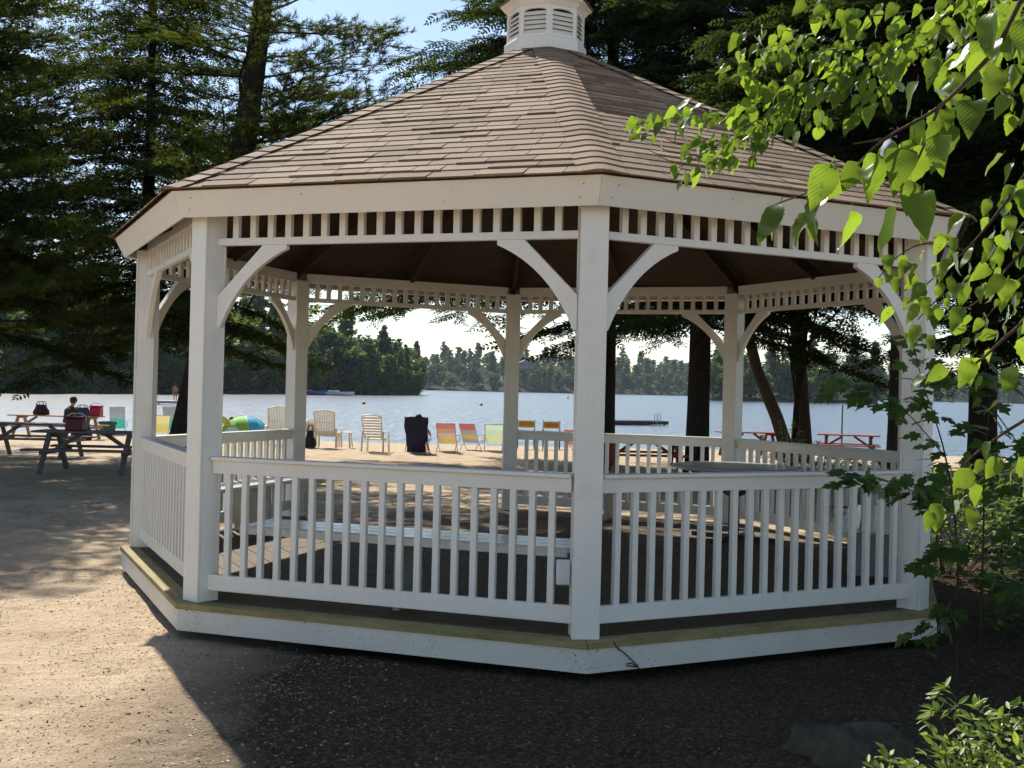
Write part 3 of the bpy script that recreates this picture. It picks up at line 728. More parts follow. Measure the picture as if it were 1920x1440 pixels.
def conifer_meshes(seed, H, r0, h0, Lmax, kind='pine', bend=(0, 0), lean=(0, 0), nbr=60, dens=1.0, top_pow=0.8, droop=0.0, gaps=0.0, side=None):
    rg = random.Random(seed); nr = np.random.RandomState(seed)
    def trunk(h):
        t = h/H; return Vector((lean[0]*h + bend[0]*math.sin(t*3.0), lean[1]*h + bend[1]*math.sin(t*3.0), h))
    mb = MB(); hs = [-0.25, 0.0, 0.3] + [0.3+(H-0.3)*(k+1)/14 for k in range(14)]
    rad = [r0*1.5, r0*1.28, r0*1.05] + [max(0.012, r0*(1-h/H)**0.55) for h in hs[3:]]
    mb.tube([trunk(h) for h in hs], rad, 12, True); tm = mb.mesh('trunk', True)
    lb = MB(); P, D = [], []
    for b in range(nbr):
        t = (b+rg.random())/nbr; h = h0+(H-h0)*t**0.95
        az = b*2.39996+rg.uniform(-.5, .5)
        if side is not None and rg.random() < side[1]: az = side[0]+rg.uniform(-1.1, 1.1)
        Lb = Lmax*max(0.12, (1-(h-h0)/(H-h0)*0.95))**top_pow*rg.uniform(.6, 1.1)
        if rg.random() < gaps: continue
        rise = (0.10 if kind == 'pine' else -0.06)+rg.uniform(-.12, .12) - droop
        o = trunk(h); d = Vector((math.cos(az), math.sin(az), 0)); pts = []; m = 7
        for q in range(m+1):
            s = q/m; zz = rise*s*Lb + (0.10*Lb*s*s if kind == 'pine' else -0.16*Lb*s*s)
            sw = 0.06*Lb*math.sin(s*4+b); pts.append(o + d*(s*Lb) + Vector((-d.y, d.x, 0))*sw + Vector((0, 0, zz)))
        rb = max(0.008, r0*0.22*(1-h/H*.7)*Lb/Lmax)
        lb.tube(pts, [max(0.004, rb*(1-.9*q/m)) for q in range(m+1)], 5, False)
        ntw = max(3, int(Lb*(5.2 if kind == 'pine' else 6.5)))
        for w in range(ntw):
            s = (0.22 if kind == 'pine' else 0.10)+(1-(0.22 if kind == 'pine' else 0.10))*((w+rg.random()*.6)/ntw); f = s*m; q = min(int(f), m-1)
            base = pts[q].lerp(pts[q+1], f-q)
            sgn = 1 if w % 2 else -1; ta = az + sgn*rg.uniform(.5, 1.15)
            tl = (0.30+0.42*Lb*(1-s*.75)*0.55)*rg.uniform(.7, 1.15)
            td = Vector((math.cos(ta), math.sin(ta), (rg.uniform(.0, .28) if kind == 'pine' else rg.uniform(-.34, .02)))).normalized()
            tip = base+td*tl; lb.bar(base, tip, 0.010, 0.010) if tl > .25 else None
            if kind == 'pine':
                ns = max(2, int(tl/0.062*dens))
                for k in range(ns):
                    u = (k+.6)/ns; P.append(base+td*(tl*u)+Vector((rg.gauss(0, .03), rg.gauss(0, .03), rg.gauss(.012, .03)))); D.append(td+Vector((rg.gauss(0, .5), rg.gauss(0, .5), rg.gauss(.3, .3))))
            else:
                ns = max(2, int(tl/0.11*dens))
                for k in range(ns):
                    u = (k+.2)/ns; sg = 1 if k % 2 else -1
                    aa = ta+sg*rg.uniform(.3, .9); P.append(base+td*(tl*u)+Vector((0, 0, -0.05*u))); D.append(Vector((math.cos(aa), math.sin(aa), rg.uniform(-.55, .0))))
    P = np.array([tuple(p) for p in P]); D = np.array([tuple(p) for p in D]); n = len(P)
    Vs, Fs, off = [], [], 0
    pick = nr.randint(0, 3, n)
    for v in range(3):
        i = np.where(pick == v)[0]
        if not len(i): continue
        N = nr.normal(size=(len(i), 3))*0.35+np.array([0, 0, 1.0])
        T = TUFTS[v] if kind == 'pine' else SPRAYS[v]
        V, F = scatter(T[0], T[1], P[i], D[i], N, nr.uniform(.8, 1.25, len(i))); Vs.append(V); Fs.append(F+off); off += len(V)
    V = np.concatenate(Vs); F = np.concatenate(Fs); per = len(TUFTS[0][1]) if kind == 'pine' else len(SPRAYS[0][1])
    print('CROWN', seed, kind, n, len(F))
    cm = mesh_np('crown', V, F, False, np.repeat(nr.rand(n), per)*0.999)
    cm.materials.append(MAT['pine_needles' if kind == 'pine' else 'hemlock_needles'])
    tm.materials.append(MAT['bark']); lm = lb.mesh('limbs', True); lm.materials.append(MAT['bark'])
    return tm, lm, cm
def plant_tree(name, meshes, loc, label, rz=0.0, scale=1.0, group=None, cat='tree'):
    t = thing(name, loc, label, cat, rz, group, scale)
    for n, m in zip(('trunk', 'limbs', 'crown'), meshes): link(n, m, None, t)
    return t
G = lambda x, y: float(gz(x, y))

# ------------------------------------------------------------------ pines and hemlocks round the gazebo
mA = conifer_meshes(11, 12.4, 0.32, 3.4, 4.9, 'pine', (0.25, 0.1), (0.125, 0.0), 96, 1.0, 0.60, 0.0, 0.0, (0.0, 0.28))
plant_tree('pine_tree', mA, (-6.52, 9.8, G(-6.5, 9.8)), 'tall leaning pine with layered boughs behind the left gazebo roof', 0.0)
mB = conifer_meshes(12, 12.5, 0.20, 2.9, 4.2, 'hemlock', (0.1, 0.1), (0.0, 0.0), 116, 1.05, 0.48)
plant_tree('hemlock_tree', mB, (-11.5, 9.4, G(-11.5, 9.4)), 'dark drooping hemlock at the left edge above the picnic tables', 0.4)
mC = conifer_meshes(13, 12.0, 0.15, 2.7, 3.7, 'pine', (0.40, 0.2), (-0.03, 0.0), 100, 1.0, 0.55)
plant_tree('pine_tree', mC, (-12.5, 13.6, G(-12.5, 13.6)), 'pine half hidden behind the dark hemlock on the left', 1.1)
plant_tree('hemlock_tree', mB, (-8.7, 13.9, G(-8.7, 13.9)), 'hemlock standing behind the leftmost gazebo post, beside the leaning pine', 4.3, 0.92)
plant_tree('pine_tree', mC, (-9.4, 7.6, G(-9.4, 7.6)), 'pine with sunlit boughs spreading in front of the dark hemlock on the left', 0.2, 0.95)
plant_tree('pine_tree', mC, (-15.8, 19.0, G(-15.8, 19.0)), 'farther pine behind the left picnic tables', 3.1, 1.15)
plant_tree('pine_tree', mC, (-8.9, 3.3, G(-8.9, 3.3)), 'nearest pine at the left edge, only its bough tips in the picture', 2.4, 0.82)
mD = conifer_meshes(21, 16.0, 0.25, 3.2, 4.4, 'hemlock', (0.2, 0.0), (-0.03, 0.0), 165, 1.25, 0.45)
mE = conifer_meshes(22, 15.0, 0.22, 4.6, 4.2, 'hemlock', (-0.2, 0.1), (-0.045, 0.0), 150, 1.25, 0.45)
mF = conifer_meshes(23, 15.5, 0.30, 4.4, 4.5, 'hemlock', (0.1, 0.0), (-0.01, 0.0), 160, 1.25, 0.4)
mH = conifer_meshes(24, 15.0, 0.26, 4.6, 7.6, 'hemlock', (0.0, 0.0), (0.0, 0.0), 120, 1.05, 0.5, 0.0, 0.0, (math.pi, 0.45))
plant_tree('hemlock_tree', mD, (3.25, 13.9, G(3.25, 13.9)), 'hemlock with dark trunk left of the right back gazebo post', 0.0)
plant_tree('hemlock_tree', mE, (7.05, 20.6, G(7.05, 20.6)), 'slim straight hemlock just right of the right back gazebo post', 0.3)
plant_tree('hemlock_tree', mF, (5.75, 7.9, G(5.75, 7.9)), 'thick trunked hemlock behind the right front gazebo post', 0.9, 0.95)
plant_tree('hemlock_tree', mF, (8.75, 12.6, G(8.75, 12.6)), 'thick dark hemlock just right of the gazebo', 2.2, 0.95)
plant_tree('hemlock_tree', mD, (10.7, 14.4, G(10.7, 14.4)), 'dark hemlock trunk at the right edge of the picture', 3.6, 0.95)
plant_tree('hemlock_tree', mH, (1.45, 17.5, G(1.45, 17.5)), 'hemlock behind the cupola, its trunk hidden by the centre post', 0.0, 1.0)
plant_tree('hemlock_tree', mE, (8.6, 4.6, G(8.6, 4.6)), 'nearer hemlock standing close to the right side of the gazebo', 5.2, 1.0)
plant_tree('hemlock_tree', mD, (11.5, 8.0, G(11.5, 8.0)), 'hemlock beyond the right edge, its boughs darkening the corner', 1.2, 1.0)
def leaning_trunk():
    t = thing('tree', (7.0, 23.6, G(7.0, 23.6)), 'bare dark leaning trunk right of the right back gazebo post', 'tree')
    m = MB(); pts = [(0.35, 0, -.2), (0.25, 0, 0), (-0.15, 0, 1.2), (-0.75, 0.1, 2.6), (-1.15, 0.2, 4.2), (-1.35, 0.3, 6.5), (-1.5, .3, 9)]
    m.tube(pts, [.26, .22, .19, .17, .15, .12, .05], 10); m.build('trunk', 'bark', t, smooth=True)
    V, F, tt = leaf_cloud(77, [(-1.5, .3, 8.2, 1.6), (-1.2, .2, 6.8, 1.3)], 1500, 0.085); link('crown', mesh_np('crown', V, F, False, tt), 'beech_leaves', t)
def leaf_cloud(seed, blobs, n, size, flat=0.75):
    """leaf sized faces gathered in small clumps through the given blobs (x,y,z,r)"""
    r = np.random.RandomState(seed); P = []
    w = np.array([b[3]**2 for b in blobs], float); w /= w.sum()
    for b, k in zip(blobs, (w*n).astype(int)):
        nc = max(4, k//16); c = r.normal(size=(nc, 3)); c /= np.linalg.norm(c, axis=1, keepdims=True); c *= (r.rand(nc, 1)**0.45)
        c = c*np.array([b[3], b[3], b[3]*flat])+np.array(b[:3])
        P.append(c[r.randint(0, nc, k)] + r.normal(size=(k, 3))*np.array([.16, .16, .09])*min(1.0, b[3]))
    P = np.concatenate(P); k = len(P)
    D = r.normal(size=(k, 3))+np.array([0, 0, -.6]); N = r.normal(size=(k, 3))*.6+np.array([0, 0, 1])
    T = ([(0, 0, 0), (.32, .45, .04), (0, 1, -.06), (-.32, .45, .04)], [(0, 1, 2, 3)])
    V, F = scatter(T[0], T[1], P, D, N, size*r.uniform(.7, 1.3, k)); return V, F, r.rand(k)
leaning_trunk()
def beech(loc, label, seed, blobs, trunk, n, size=0.085):
    t = thing('beech_tree', loc, label, 'tree'); rg = random.Random(seed)
    m = MB(); m.tube(trunk, [0.11*(1-.75*k/(len(trunk)-1)) for k in range(len(trunk))], 8); m.build('trunk', 'bark', t, smooth=True)
    lb = MB()
    for b in blobs:
        s = Vector(trunk[min(len(trunk)-1, 1+rg.randrange(len(trunk)-1))]); e = Vector(b[:3]); mid = s.lerp(e, .5)+Vector((0, 0, .25))
        lb.tube([s, mid, e, e+(e-mid)*.5], [.035, .025, .014, .004], 5, False)
    lb.build('limbs', 'bark', t, smooth=True)
    V, F, tt = leaf_cloud(seed, blobs, n, size); link('crown', mesh_np('crown', V, F, False, tt), 'beech_leaves', t)
beech((-8.05, 15.9, G(-8.05, 15.9)), 'light green broadleaf tree behind the left conifers', 5,
      [(.5, 0, 3.2, .8), (1.2, .3, 4.4, 1.0), (-.4, .2, 5.0, 1.0), (.9, 0, 5.9, 1.0), (2.0, 0, 5.2, .9), (.2, .2, 7.0, 1.1), (1.5, .2, 7.6, .9), (2.7, .3, 6.6, .8), (-1.2, 0, 6.4, .9), (2.2, 0, 3.4, .6)],
      [(0, 0, -.2), (.05, 0, 1.5), (.2, 0, 3), (.35, .1, 5), (.4, .1, 7.5)], 7000)
beech((6.0, 17.2, G(6.0, 17.2)), 'young broadleaf tree hanging over the back right railing', 6,
      [(-.9, 0, 3.6, .7), (.2, .3, 4.2, .9), (1.2, 0, 3.7, .8), (2.0, 0, 4.5, .8), (-.5, .2, 5.2, .9), (.9, 0, 5.8, 1.0)],
      [(0, 0, -.2), (.05, 0, 1.5), (.2, 0, 3), (.35, .1, 5)], 2600)
# ------------------------------------------------------------------ far shores
def shore_mesh(seed, kind, H, W, n, size):
    r = np.random.RandomState(seed)
    if kind == 'cone':
        h = r.rand(n)**0.8; lay = np.round(h*9)/9+r.normal(size=n)*.022
        rad = W*np.clip(1-lay, 0, 1)**0.8*np.sqrt(r.rand(n))*(.75+.35*np.sin(lay*40+r.rand()*6)) + .15; a = r.rand(n)*6.283
        P = np.stack([rad*np.cos(a), rad*np.sin(a), H*(.03+.98*np.clip(lay, 0, 1))], 1)
    else:
        nb = 12; c = r.normal(size=(nb, 3)); c /= np.linalg.norm(c, axis=1, keepdims=True)
        c = c*np.array([W*.62, W*.62, H*.40])*r.uniform(.5, 1, (nb, 1))+np.array([0, 0, H*.50])
        i = r.randint(0, nb, n); o = r.normal(size=(n, 3)); o /= np.linalg.norm(o, axis=1, keepdims=True)
        P = c[i]+o*(r.rand(n, 1)**.4)*W*.42
    D = r.normal(size=(n, 3))*np.array([1, 1, .5]) + np.array([0, 0, -.25]); N = r.normal(size=(n, 3))*.7+np.array([0, 0, .8])
    T = ([(0, -.3, 0), (.42, .25, .05), (0, 1, -.12), (-.42, .25, .05)], [(0, 1, 2, 3)])
    V, F = scatter(T[0], T[1], P, D, N, size*r.uniform(.6, 1.4, n)); return V, F, np.repeat(r.rand(), n)*0+r.rand(n)*.35
def shore_variants(n, size, seed):
    out = []
    for k in range(6):
        kind = 'cone' if k % 2 == 0 else 'round'; H, W = ((1.0, .25) if kind == 'cone' else (.85, .30))
        V, F, t = shore_mesh(seed+k, kind, H*16, W*16, n, size); me = mesh_np('crown', V, F, False, t); me.materials.append(MAT['shore_leaves']); out.append((me, kind))
    return out
SV_ = shore_variants(750, 1.0, 300)
stm = MB().tube([(0, 0, -1.5), (0, 0, 4), (.1, 0, 11)], [.26, .2, .05], 6).mesh('trunk', True); stm.materials.append(MAT['bark'])
def shore_tree(x, y, z, k, s, rz, label, group):
    t = thing('shore_tree', (x, y, z), label, 'tree', rz, group, s)
    link('trunk', stm, None, t); link('crown', SV_[k][0], None, t)
def terrain(name, pts, depth, h, z0=-.75):
    """a low bank along a shoreline polyline"""
    V = []; F = []; n = len(pts)
    for (x, y) in pts:
        d = math.hypot(x, y); ux, uy = x/d, y/d
        for q, (dd, hh) in enumerate(((-1.5, 0.0), (0, .5), (3, 1.0), (depth*.5, h*.7), (depth, h), (depth*1.6, h*.5))): V.append((x+ux*dd, y+uy*dd, z0+hh))
    for i in range(n-1):
        for q in range(5): F.append((i*6+q, i*6+q+1, (i+1)*6+q+1, (i+1)*6+q))
    tag(link(name, mesh_np(name, V, F, True), 'shore_soil'), kind='structure')
mat_plain('shore_soil', (0.035, 0.035, 0.022), 0.95, 0.1, 0.4, 0.6)
left_shore = [(-190, 95), (-130, 108), (-92, 118), (-66, 128), (-60, 150), (-57, 178), (-53, 196), (-47, 206), (-41, 214), (-35, 232), (-31, 250), (-33, 262), (-60, 290)]
terrain('wooded_shore', left_shore, 30, 4)
right_shore = [(44, 312), (52, 305), (70, 318), (90, 330), (104, 352), (118, 420)]
terrain('wooded_point', right_shore, 26, 2.5)
far_line = [(-520, 640), (-300, 600), (-120, 590), (-20, 640), (60, 720), (150, 790), (280, 800), (480, 780), (800, 700)]
terrain('far_shore', far_line, 180, 16)
rg = random.Random(44)
def along(pts, n):
    seg = [(Vector((*a, 0)), Vector((*b, 0))) for a, b in zip(pts, pts[1:])]; L = [(b-a).length for a, b in seg]; T = sum(L)
    for k in range(n):
        d = (k+rg.random())/n*T
        for (a, b), l in zip(seg, L):
            if d <= l: yield a.lerp(b, d/l); break
            d -= l
GL = 'trees along the wooded left shore'
for row, (n, off, s0, s1) in enumerate(((46, 2.2, .50, .85), (40, 9, .8, 1.15), (34, 18, .95, 1.3), (60, -.2, .22, .40))):
    for p in along(left_shore[2:12], n):
        u = p.normalized(); q = p+u*(off+rg.uniform(-1.5, 2.5)); tip = max(0.0, min(1.0, (q.y-215)/45.0))
        k = rg.choice((0, 1, 1, 2, 3, 5, 4)) if row else rg.choice((1, 3, 5, 1, 0))
        sc = rg.uniform(s0, s1)*(1-.45*tip)
        shore_tree(q.x, q.y, (-.3, .6, 1.5, -.9)[row], k, sc, rg.uniform(0, 6.28), ('pointed conifer' if k % 2 == 0 else 'rounded broadleaf tree')+(' at the water edge of the left wood', ' in the middle of the left shore wood', ' rising at the back of the left shore wood', ' growing low over the water on the left shore')[row], GL)
for row, (n, off, s0, s1) in enumerate(((16, 2, .55, .9), (13, 10, .9, 1.2))):
    for p in along(right_shore[:5], n):
        u = p.normalized(); q = p+u*(off+rg.uniform(-1, 2)); shore_tree(q.x, q.y, -.3+row*.8, rg.choice((1, 3, 5, 1, 0)), rg.uniform(s0, s1), rg.uniform(0, 6.28), 'low tree at the water edge of the wooded point on the right' if row == 0 else 'taller tree at the back of the wooded point on the right', 'trees on the wooded point')
def far_wood():
    Vs, Fs, Ts, off = [], [], [], 0
    tm = []
    for k in range(6):
        kind = 'cone' if k in (0, 3) else 'round'; tm.append(shore_mesh(500+k, kind, 14.5 if kind == 'cone' else 12.5, 3.6 if kind == 'cone' else 4.6, 130, 1.9))
    for row in range(7):
        for p in along(far_line, 210 if row < 4 else 150):
            u = p.normalized(); q = p+u*(2+row*22+rg.uniform(-6, 8)); V, F, t = tm[rg.randrange(6)]
            a = rg.uniform(0, 6.28); s = rg.uniform(.75, 1.35); c, sn = math.cos(a)*s, math.sin(a)*s
            W = np.stack([V[:, 0]*c-V[:, 1]*sn+q.x, V[:, 0]*sn+V[:, 1]*c+q.y, V[:, 2]*s+min(16, row*2.3)-.6], 1)
            Vs.append(W); Fs.append(F+off); Ts.append((t+rg.random()*.65)); off += len(W)
    tag(link('far_wood', mesh_np('far_wood', np.concatenate(Vs), np.concatenate(Fs), False, np.concatenate(Ts)), 'far_leaves'), 'hazy mixed wood along the far shore of the lake', 'wood', kind='stuff')
far_wood()

# ------------------------------------------------------------------ leaves close to the camera
def leaf_mesh(name, seed, fold=0.12, curl=0.18, wid=0.36, serr=0.03, n=11):
    r = random.Random(seed); V = []; F = []
    for k in range(n+1):
        s = k/n; w = wid*1.16*(math.sin(math.pi*min(1, s**0.74))**0.82)*(1-.34*s)
        if 0 < k < n: w *= 1+serr*((-1)**k)*1.4+r.uniform(-.03, .03)
        if k == n: w = 0.0
        z = -curl*s*s + 0.03*math.sin(s*9+seed); t = 0.04*math.sin(s*6+seed*2)
        V += [(-w, s-w*.10, z+fold*w*1.6+t*.5), (0, s, z), (w, s-w*.10, z+fold*w*1.6-t*.5)]
    for k in range(n): b = 3*k; F += [(b, b+1, b+4, b+3), (b+1, b+2, b+5, b+4)]
    # petiole
    b = len(V); V += [(-.012, -.16, .03), (.012, -.16, .03), (.010, .02, .0), (-.010, .02, .0)]; F.append((b, b+1, b+2, b+3))
    return mesh_np(name, V, F, True)
def maple_mesh(name, seed):
    r = random.Random(seed)
    half = [(0.0, 0.0), (.10, -.06), (.30, -.02), (.22, .10), (.52, .22), (.42, .32), (.55, .48), (.34, .44), (.20, .42), (.30, .62), (.22, .72), (.10, .76), (.0, 1.0)]
    pts = half+[(-x, y) for x, y in half[-2:0:-1]]
    V = [(0, .30, 0.02)]; F = []
    for x, y in pts: V.append((x+r.uniform(-.02, .02), y+r.uniform(-.02, .02), -.12*(x*x+(y-.3)**2)*2+.06*abs(x)+r.uniform(-.015, .015)))
    n = len(pts)
    for k in range(n): F.append((0, 1+k, 1+(k+1) % n))
    b = len(V); V += [(-.010, -.35, .06), (.010, -.35, .06), (.0, .05, .01)]; F.append((b, b+1, b+2))
    return mesh_np(name, V, F, True)
BL = [leaf_mesh('leaf', k, 0.05+0.10*(k % 4), 0.06+.13*(k % 4), .265+.03*(k % 4), .02+.02*(k % 3)) for k in range(8)]
for m in BL: m.materials.append(MAT['birch_leaves'])
ML = [maple_mesh('leaf', k) for k in range(4)]
for m in ML: m.materials.append(MAT['maple_leaves'])
SL = [leaf_mesh('leaf', 20+k, 0.15, .12, .22, 0.0, 5) for k in range(3)]
for m in SL: m.materials.append(MAT['shrub_leaves'])
def orient(d, n):
    d = Vector(d).normalized(); x = d.cross(Vector(n))
    if x.length < 1e-3: x = d.cross(Vector((1, 0, 0)))
    x.normalize(); z = x.cross(d)
    return Matrix(((x.x, d.x, z.x, 0), (x.y, d.y, z.y, 0), (x.z, d.z, z.z, 0), (0, 0, 0, 1)))
def place_leaf(me, parent, base, p, d, n, s):
    M = Matrix.Translation(Vector(p)-base) @ orient(d, n) @ Matrix.Scale(s, 4)
    return link('leaf', me, None, parent, matrix=M)
CAM = Vector((0.132, -10.165, 1.467))
def smooth_path(pts, per=6):
    pts = [Vector(p) for p in pts]; out = []
    for i in range(len(pts)-1):
        p0, p1, p2, p3 = pts[max(i-1, 0)], pts[i], pts[i+1], pts[min(i+2, len(pts)-1)]
        for k in range(per):
            t = k/per; out.append(0.5*((2*p1)+(p2-p0)*t+(2*p0-5*p1+4*p2-p3)*t*t+(3*p1-p0-3*p2+p3)*t**3))
    out.append(pts[-1]); return out
def birch():
    base = Vector((1.85, -7.45, G(1.85, -7.45)))
    t = thing('birch_tree', base, 'young birch with large serrated backlit leaves hanging in from the upper right', 'tree')
    m = MB(); m.tube([(0, 0, -.15), (0, 0, .2), (-.03, .02, 1.4), (-.05, .02, 2.4), (-.02, .05, 3.6), (.05, .05, 4.6)], [.055, .048, .042, .034, .022, .008], 10)
    m.build('trunk', 'birch_bark', t, smooth=True)
    B = {
    'b1': [(1.423, -7.122, 2.509), (1.329, -6.925, 2.528), (1.148, -6.832, 2.509), (0.978, -6.638, 2.55), (0.813, -6.544, 2.645), (0.71, -6.447, 2.622)],
    'b2': [(1.335, -7.126, 2.62), (1.207, -6.93, 2.541), (1.052, -6.735, 2.473), (0.881, -6.641, 2.432), (0.717, -6.546, 2.386), (0.558, -6.452, 2.381), (0.391, -6.357, 2.366)],
    'b2b': [(1.052, -6.735, 2.473), (0.937, -6.688, 2.37), (0.818, -6.642, 2.314), (0.686, -6.547, 2.258), (0.578, -6.451, 2.285)],
    'b2c': [(0.881, -6.641, 2.432), (0.766, -6.545, 2.49), (0.694, -6.448, 2.569)],
    'b3': [(0.976, -8.237, 2.181), (0.862, -8.241, 2.052), (0.774, -8.243, 1.96), (0.685, -8.246, 1.904), (0.618, -8.198, 1.844), (0.518, -8.152, 1.804)],
    'b3b': [(0.774, -8.243, 1.96), (0.74, -8.244, 1.869), (0.714, -8.245, 1.828)],
    'b3c': [(0.685, -8.246, 1.904), (0.631, -8.248, 1.894)],
    'b4': [(1.206, -7.728, 2.04), (1.17, -7.629, 1.967), (1.112, -7.631, 1.882), (1.08, -7.532, 1.811), (1.029, -7.433, 1.745), (0.979, -7.435, 1.693)],
    'b4b': [(1.165, -7.829, 1.83), (1.11, -7.73, 1.764), (1.043, -7.732, 1.683), (1.0, -7.634, 1.642)],
    'b5': [(1.089, -8.031, 1.66), (1.032, -7.933, 1.604), (0.96, -7.935, 1.539), (0.933, -7.836, 1.519), (0.895, -7.787, 1.513)],
    'b6': [(1.093, -8.03, 1.5), (1.067, -7.931, 1.437), (1.005, -7.933, 1.394), (0.981, -7.833, 1.335), (0.961, -7.834, 1.269)],
    'b2d': [(0.881, -6.641, 2.432), (0.80, -6.60, 2.36), (0.70, -6.56, 2.30), (0.60, -6.50, 2.24), (0.52, -6.46, 2.20)],
    'b2e': [(1.052, -6.735, 2.473), (0.98, -6.70, 2.52), (0.90, -6.66, 2.56), (0.82, -6.60, 2.57), (0.74, -6.56, 2.55)],
    'b1b': [(1.148, -6.832, 2.509), (1.10, -6.82, 2.42), (1.06, -6.84, 2.36), (1.0, -6.86, 2.33)],
    'b4c': [(1.08, -7.532, 1.811), (1.00, -7.50, 1.83), (0.94, -7.48, 1.80), (0.90, -7.47, 1.75)],
    'b8': [(1.311, -7.524, 1.927), (1.23, -7.426, 1.865), (1.168, -7.328, 1.771), (1.123, -7.23, 1.725), (1.07, -7.231, 1.669)],
    'b9': [(1.187, -7.826, 1.362), (1.12, -7.728, 1.32), (1.091, -7.629, 1.289), (1.045, -7.63, 1.216)],
    'b10': [(1.122, -7.932, 2.19), (1.057, -7.834, 2.242), (0.95, -7.838, 2.185), (0.886, -7.84, 2.118)],
    'b11': [(1.482, -7.117, 1.856), (1.368, -7.021, 1.747), (1.32, -6.922, 1.633)],
    'b12': [(1.463, -7.121, 2.624), (1.342, -6.925, 2.62), (1.177, -6.831, 2.604), (1.016, -6.737, 2.618), (0.909, -6.641, 2.681)],
    'b7': [(1.291, -7.526, 2.235), (1.182, -7.529, 2.171), (1.131, -7.432, 2.285), (1.073, -7.334, 2.38)]}
    root = {'b1': 2.3, 'b2': 2.45, 'b3': 1.95, 'b4': 1.75, 'b4b': 1.6, 'b5': 1.45, 'b6': 1.3, 'b7': 2.0, 'b8': 1.7, 'b9': 1.2, 'b10': 2.1, 'b11': 1.7, 'b12': 2.4}
    rg = random.Random(9)
    size = {'b1': 0.055, 'b2': 0.0516, 'b2b': 0.0516, 'b2c': 0.0499, 'b2d': 0.0516, 'b2e': 0.0499, 'b1b': 0.0533, 'b3': 0.0777, 'b3b': 0.0777, 'b3c': 0.0768, 'b4': 0.0477, 'b4b': 0.052, 'b4c': 0.0433, 'b5': 0.0534, 'b6': 0.0549, 'b7': 0.052, 'b8': 0.0477, 'b9': 0.0549, 'b10': 0.0705, 'b11': 0.0477, 'b12': 0.0533}
    step = {'b1': 0.0118, 'b2': 0.008, 'b2b': 0.009, 'b2c': 0.0106, 'b2d': 0.01, 'b2e': 0.008, 'b1b': 0.0093, 'b3': 0.0211, 'b3b': 0.0185, 'b3c': 0.0224, 'b4': 0.0132, 'b4b': 0.0194, 'b4c': 0.0153, 'b5': 0.0357, 'b6': 0.0336, 'b7': 0.0148, 'b8': 0.0153, 'b9': 0.0336, 'b10': 0.0148, 'b11': 0.0181, 'b12': 0.0101}
    count = 0; EX = []
    for key in sorted(B, key=lambda q: 'b3 b3b b3c b5 b6 b10 b9 b4b b7 b4 b4c b8 b2 b2b b2d b2e b2c b1 b1b b11 b12'.split().index(q)):
        pts = list(B[key])
        n0 = len(pts)
        if key in root: pts = [(base.x-.04, base.y+.02, base.z+root[key]), ((base.x+pts[0][0])/2, (base.y+pts[0][1])/2, (base.z+root[key]+pts[0][2])/2+.06)]+pts
        path = smooth_path(pts); m = MB(); k = len(path)
        r0 = .0062 if key in root else .0032
        m.tube([p-base for p in path], [max(.0014, r0*(1-.85*i/(k-1))) for i in range(k)], 6, False)
        br = m.build('branch', 'twig_bark', t, smooth=True)
        start = 0 if key not in root else int(k*2/(n0+1.0))
        acc = 0.0; sgn = 1
        for i in range(start+1, k):
            a, b = path[i-1], path[i]; L = (b-a).length; acc += L
            while acc > step[key]:
                acc -= step[key]; p = a.lerp(b, 1-acc/max(L, 1e-6) if acc < L else 0)
                sgn = -sgn; f = (b-a).normalized(); sd = f.cross(Vector((0, 0, 1))).normalized()*sgn
                # short side twig, then the leaf hanging from it
                off = sd*rg.uniform(.0, .075)+Vector((0, 0, rg.uniform(-.055, .03)))+f*rg.uniform(-.01, .02)
                d = f*rg.uniform(.1, .7)+sd*rg.uniform(.15, .8)+Vector((0, 0, -rg.uniform(.25, 1.25)))
                tocam = (CAM-p).normalized()
                n = tocam*rg.uniform(.1, 1.0)+Vector((0, 0, rg.uniform(.2, 1.1)))+Vector((rg.gauss(0, .35), rg.gauss(0, .35), rg.gauss(0, .2)))
                sz = size[key]*rg.uniform(.55, 1.25)
                if count < 330: place_leaf(BL[rg.randrange(8)], br, base, p+off, d, n, sz)
                else: EX.append((tuple(p+off-base), tuple(d), tuple(n), sz))
                count += 1
    if EX:
        tv = np.array([v.co[:] for v in BL[1].vertices]); tf = np.array([p.vertices[:] for p in BL[1].polygons])
        V, F = scatter(tv, tf, *[np.array(q) for q in zip(*EX)]); o = link('foliage', mesh_np('foliage', V, F, True, np.repeat(np.random.RandomState(1).rand(len(EX)), len(tf))), 'birch_leaves_far', t); o['kind'] = 'stuff'
    print('birch leaves', count)
birch()
